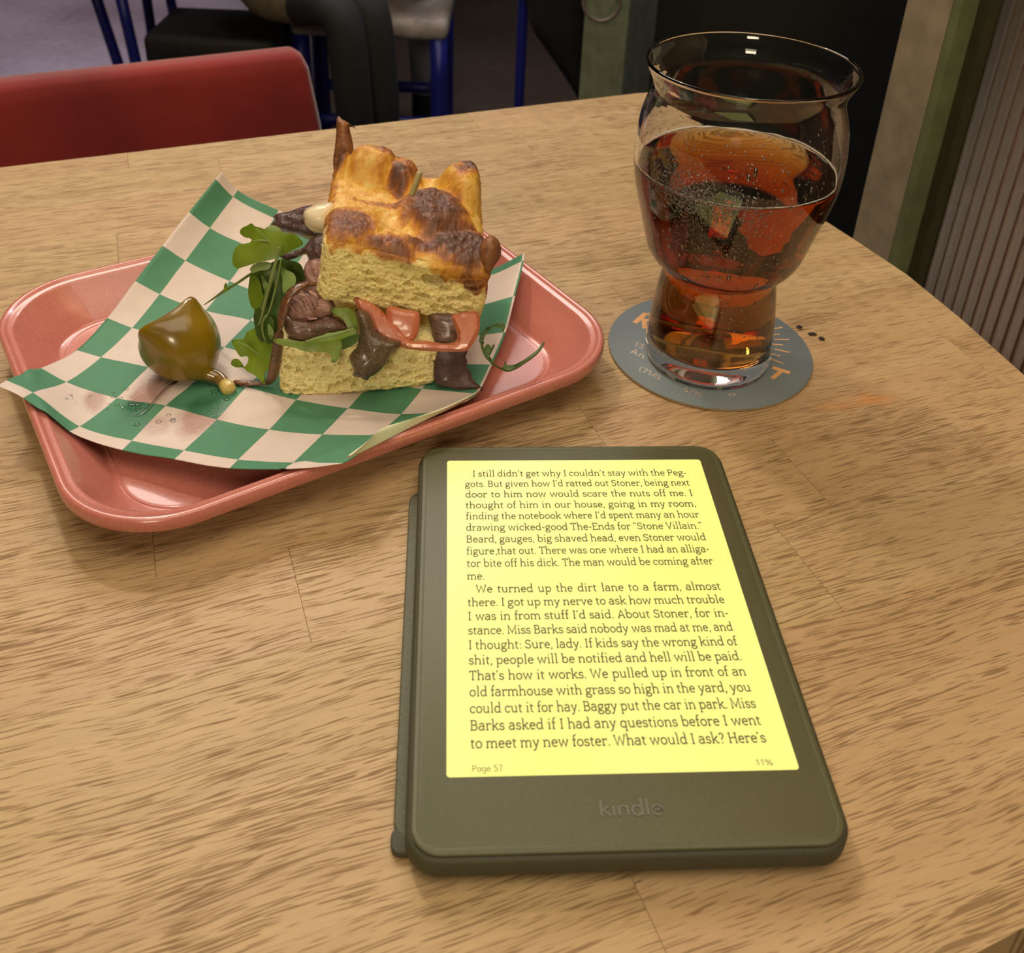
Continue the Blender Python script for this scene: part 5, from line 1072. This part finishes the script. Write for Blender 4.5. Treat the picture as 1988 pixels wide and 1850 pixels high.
tube('arugula_stem', [aty(x, y, .3795) for x, y in ((546, 500), (538, 545), (527, 590), (518, 615))], [.0003, .0005, .0003], m_stem, tsw, n=8)
tube('arugula_stem', [aty(x, y, .374) for x, y in ((517, 612), (510, 625), (510, 645), (517, 666))], [.0004, .0005, .0003], m_stem, tsw, n=8)
tube('arugula_stem', [aty(x, y, .3635) for x, y in ((592, 664), (620, 656), (650, 649), (688, 638))], [.0005, .0009, .0009, .0005], m_l3, tsw, n=8)
tube('arugula_sprig', [aty(500, 523, .386), aty(482, 535, .389), aty(460, 550, .395), aty(438, 563, .401), aty(418, 577, .405), aty(396, 592, .409)], [.0007, .0010, .0009, .0013, .0008, .0003], m_l1, tsw, n=8, flat=.5)
LF('arugula_leaf', [(434, 566), (435, 553), (439, 548), (441, 557), (445, 561), (438, 567)], .399, m_l1, seed=45, bend=.0005)

# ================================================================ LOOSE SPRIG ON THE TRAY
tsp = thing('arugula_sprig', tuple(atz(981, 718, .012)), 'thin loose arugula sprig lying over the paper edge onto the pink tray', 'sprig')
m_l4 = leaf_mat('sprig_green', (.06, .12, .02), (.14, .21, .04))
tube('sprig_stem', [atz(976, 628, .031), atz(962, 630, .031), atz(948, 640, .030), atz(938, 655, .029), atz(936, 672, .028), atz(943, 690, .026), atz(956, 705, .024), atz(970, 714, .021), atz(983, 719, .018), atz(996, 715, .018), atz(1010, 707, .019), atz(1030, 694, .022), atz(1046, 680, .024), atz(1056, 665, .026)], [.0003, .0006, .0007, .0006, .0007, .0008, .0007, .0008, .0012, .0014, .0012, .0009, .0005], m_l4, tsp, n=8, flat=.6)
for k, (pts, z) in enumerate((([(930, 664), (933, 650), (941, 640), (950, 634), (947, 645), (939, 658), (940, 668), (934, 668)], .029), ([(940, 690), (941, 674), (947, 668), (952, 672), (954, 680), (950, 690), (956, 700), (948, 700)], .026), ([(948, 688), (953, 676), (958, 668), (961, 670), (956, 680), (951, 690)], .026), ([(974, 716), (979, 708), (980, 700), (985, 708), (998, 708), (1012, 704), (1000, 714), (984, 720)], .0185), ([(960, 632), (968, 626), (977, 626), (981, 634), (976, 643), (971, 636)], .031))):
    p0 = atz(pts[0][0], pts[0][1], z); shape('sprig_leaf', pts, 0, m_l4, tsp, thick=.0003, R=.0003, nz=.0001, bend=.0008, seed=50 + k, normal=(0, -.35, .93), step=.0008, grid=.0012, anchor=p0)

# ================================================================ PEPPER
m_pep = NT('pickled_pepper_skin'); v = m_pep.noise(m_pep.coords(), 40, 3); v2 = m_pep.noise(m_pep.coords(), 160, 3)
m_pep.set(**{'Base Color': m_pep.mix(m_pep.rng(v2, .5, .75, 0, .25), m_pep.ramp(v, [(.3, (.17, .10, .002)), (.55, (.27, .175, .004)), (.75, (.40, .20, .006))]), (.12, .055, .006)), 'Roughness': .28}); m_pep.b.inputs['Coat Weight'].default_value = .4; m_pep.b.inputs['Coat Roughness'].default_value = .08
m_pep.b.inputs['Subsurface Weight'].default_value = .35; m_pep.b.inputs['Subsurface Radius'].default_value = (.012, .007, .001); m_pep.b.inputs['Subsurface Scale'].default_value = .6; m_pep.bump(v, .08, .001); m_pep = m_pep.m
m_pst = NT('pepper_stem_skin'); v = m_pst.noise(m_pst.coords(), 200, 3); m_pst.set(**{'Base Color': m_pst.ramp(v, [(.3, (.16, .085, .012)), (.7, (.26, .15, .03))]), 'Roughness': .2}); m_pst.b.inputs['Coat Weight'].default_value = .6; m_pst = m_pst.m
m_ptip = plain('pale_stem_tip', (.55, .42, .12), .3, coat=.5)
pc = atz(352, 662, .0275)
tpe = thing('pickled_pepper', (pc.x, pc.y, .0095), 'glossy olive-yellow pickled pepper with its stem, left of the sandwich', 'pepper')
axis = Vector((-.66, .42, .62)).normalized(); sd_ = axis.cross(Vector((0, 0, 1))).normalized(); up_ = sd_.cross(axis)
PR = [(.0016, -.0225), (.0026, -.0205), (.0048, -.0185), (.0090, -.0155), (.0130, -.0115), (.0160, -.0060), (.0174, 0), (.0172, .0050), (.0160, .0085), (.0149, .0102), (.0142, .0107), (.0120, .0110), (.0080, .0110), (.0040, .0109), (.0006, .0109)]
PRs = [(p.x, p.y) for p in smooth_path([Vector((r, s_, 0)) for r, s_ in PR], 4)]
rings = []
for r, s_ in PRs:
    ring = []
    for k in range(72):
        a_ = 2 * PI * k / 72; lob = 1 + .035 * math.cos(3 * a_ + .6) + .02 * math.cos(5 * a_)
        pk_ = 0
        for a0, wd_, hh in ((math.radians(62), .36, .0030), (math.radians(158), .40, .0033)):
            dlt = (a_ - a0 + PI) % (2 * PI) - PI; pk_ += hh * math.exp(-(dlt / wd_) ** 2) * math.exp(-((s_ - .0100) / .0045) ** 2)
        rr = r * lob + (pk_ if r > .006 else 0)
        ring.append(pc + axis * (s_ + pk_ * .5) + (sd_ * math.cos(a_) + up_ * math.sin(a_)) * rr)
    rings.append(ring)
loft('flesh', rings, m_pep, tpe)
s0_ = pc - axis * .0185
stem_o = tube('stem', [s0_ + axis * .004, s0_, atz(424, 733, .0145), atz(436, 746, .0135)], [.0052, .0036, .0030, .0028], m_pst, tpe, n=16)
tube('stem_tip', [atz(434, 744, .0137), atz(441, 751, .0133), atz(446, 757, .0130), atz(448, 760, .0129)], [.0026, .0034, .0032, .0012], m_ptip, stem_o, n=16)
# juice beads and the wet streak the pepper left on the paper
m_wet = thin_wet('pepper_juice', .03)
tju = thing('pepper_juice', tuple(atz(290, 790, .0125)), 'clear pepper juice streak and beads on the checked paper', 'liquid')
def paper_at(px, py):
    # nearest point of the paper sheet to this line of sight
    best = None
    d = ray(px, py); d = d / np.linalg.norm(d); q = PV - CAM; t = q @ d; e = np.linalg.norm(q - t[:, None] * d, axis=1); k = int(np.argmin(e)); return atz(px, py, PV[k][2] + .0001)
PV = np.array([v_.co[:] for v_ in bpy.data.objects['sheet'].data.vertices]) + PG[4, 4]
tube('juice_streak', [paper_at(x, y) for x, y in ((258, 808), (276, 803), (290, 790), (304, 774), (316, 760), (330, 748), (345, 738))], [.0003, .0012, .0010, .0007, .0008, .0010, .0012], m_wet, tju, n=8, flat=.35)
bm = bmesh.new()
for k in range(46):
    cx_, cy_, sx2, sy2 = random.choice(((232, 790, 32, 10), (285, 790, 28, 8), (225, 757, 22, 6), (345, 740, 14, 4), (425, 760, 10, 4), (250, 782, 16, 8), (150, 775, 20, 6), (320, 812, 30, 8)))
    p = paper_at(random.gauss(cx_, sx2), random.gauss(cy_, sy2)); r = random.uniform(.0003, .0011)
    res = bmesh.ops.create_icosphere(bm, subdivisions=2, radius=r)
    for v_ in res['verts']: v_.co = Vector((v_.co.x * 1.3, v_.co.y, v_.co.z * .45)) + p
tag(from_bm('juice_beads', bm, m_wet, tju), kind='stuff')

# ================================================================ CRUMBS
m_crumb = plain('burnt_crumb', (.03, .02, .02), .8)
for (x, y, r, st, lab) in ((1577, 650, .0011, 2.2, 'thin black crumb just right of the coaster'), (1595, 659, .0012, 1.4, 'thicker black crumb, farther from the coaster'), (1552, 635, .0011, 1.6, 'small dark crumb touching the coaster edge')):
    p = atz(x, y, 0.0 if x > 1560 else .0008); bm = bmesh.new(); bmesh.ops.create_icosphere(bm, subdivisions=2, radius=r)
    for v_ in bm.verts: v_.co = Vector((v_.co.x * st, v_.co.y * 1.0, v_.co.z * .6 + r * .55)) * (1 + .25 * mnoise.noise(v_.co * 900)) + Vector((p.x, p.y, p.z * .5))
    tag(from_bm('crumb', bm, m_crumb), lab, 'crumb', 'crumbs by the coaster')
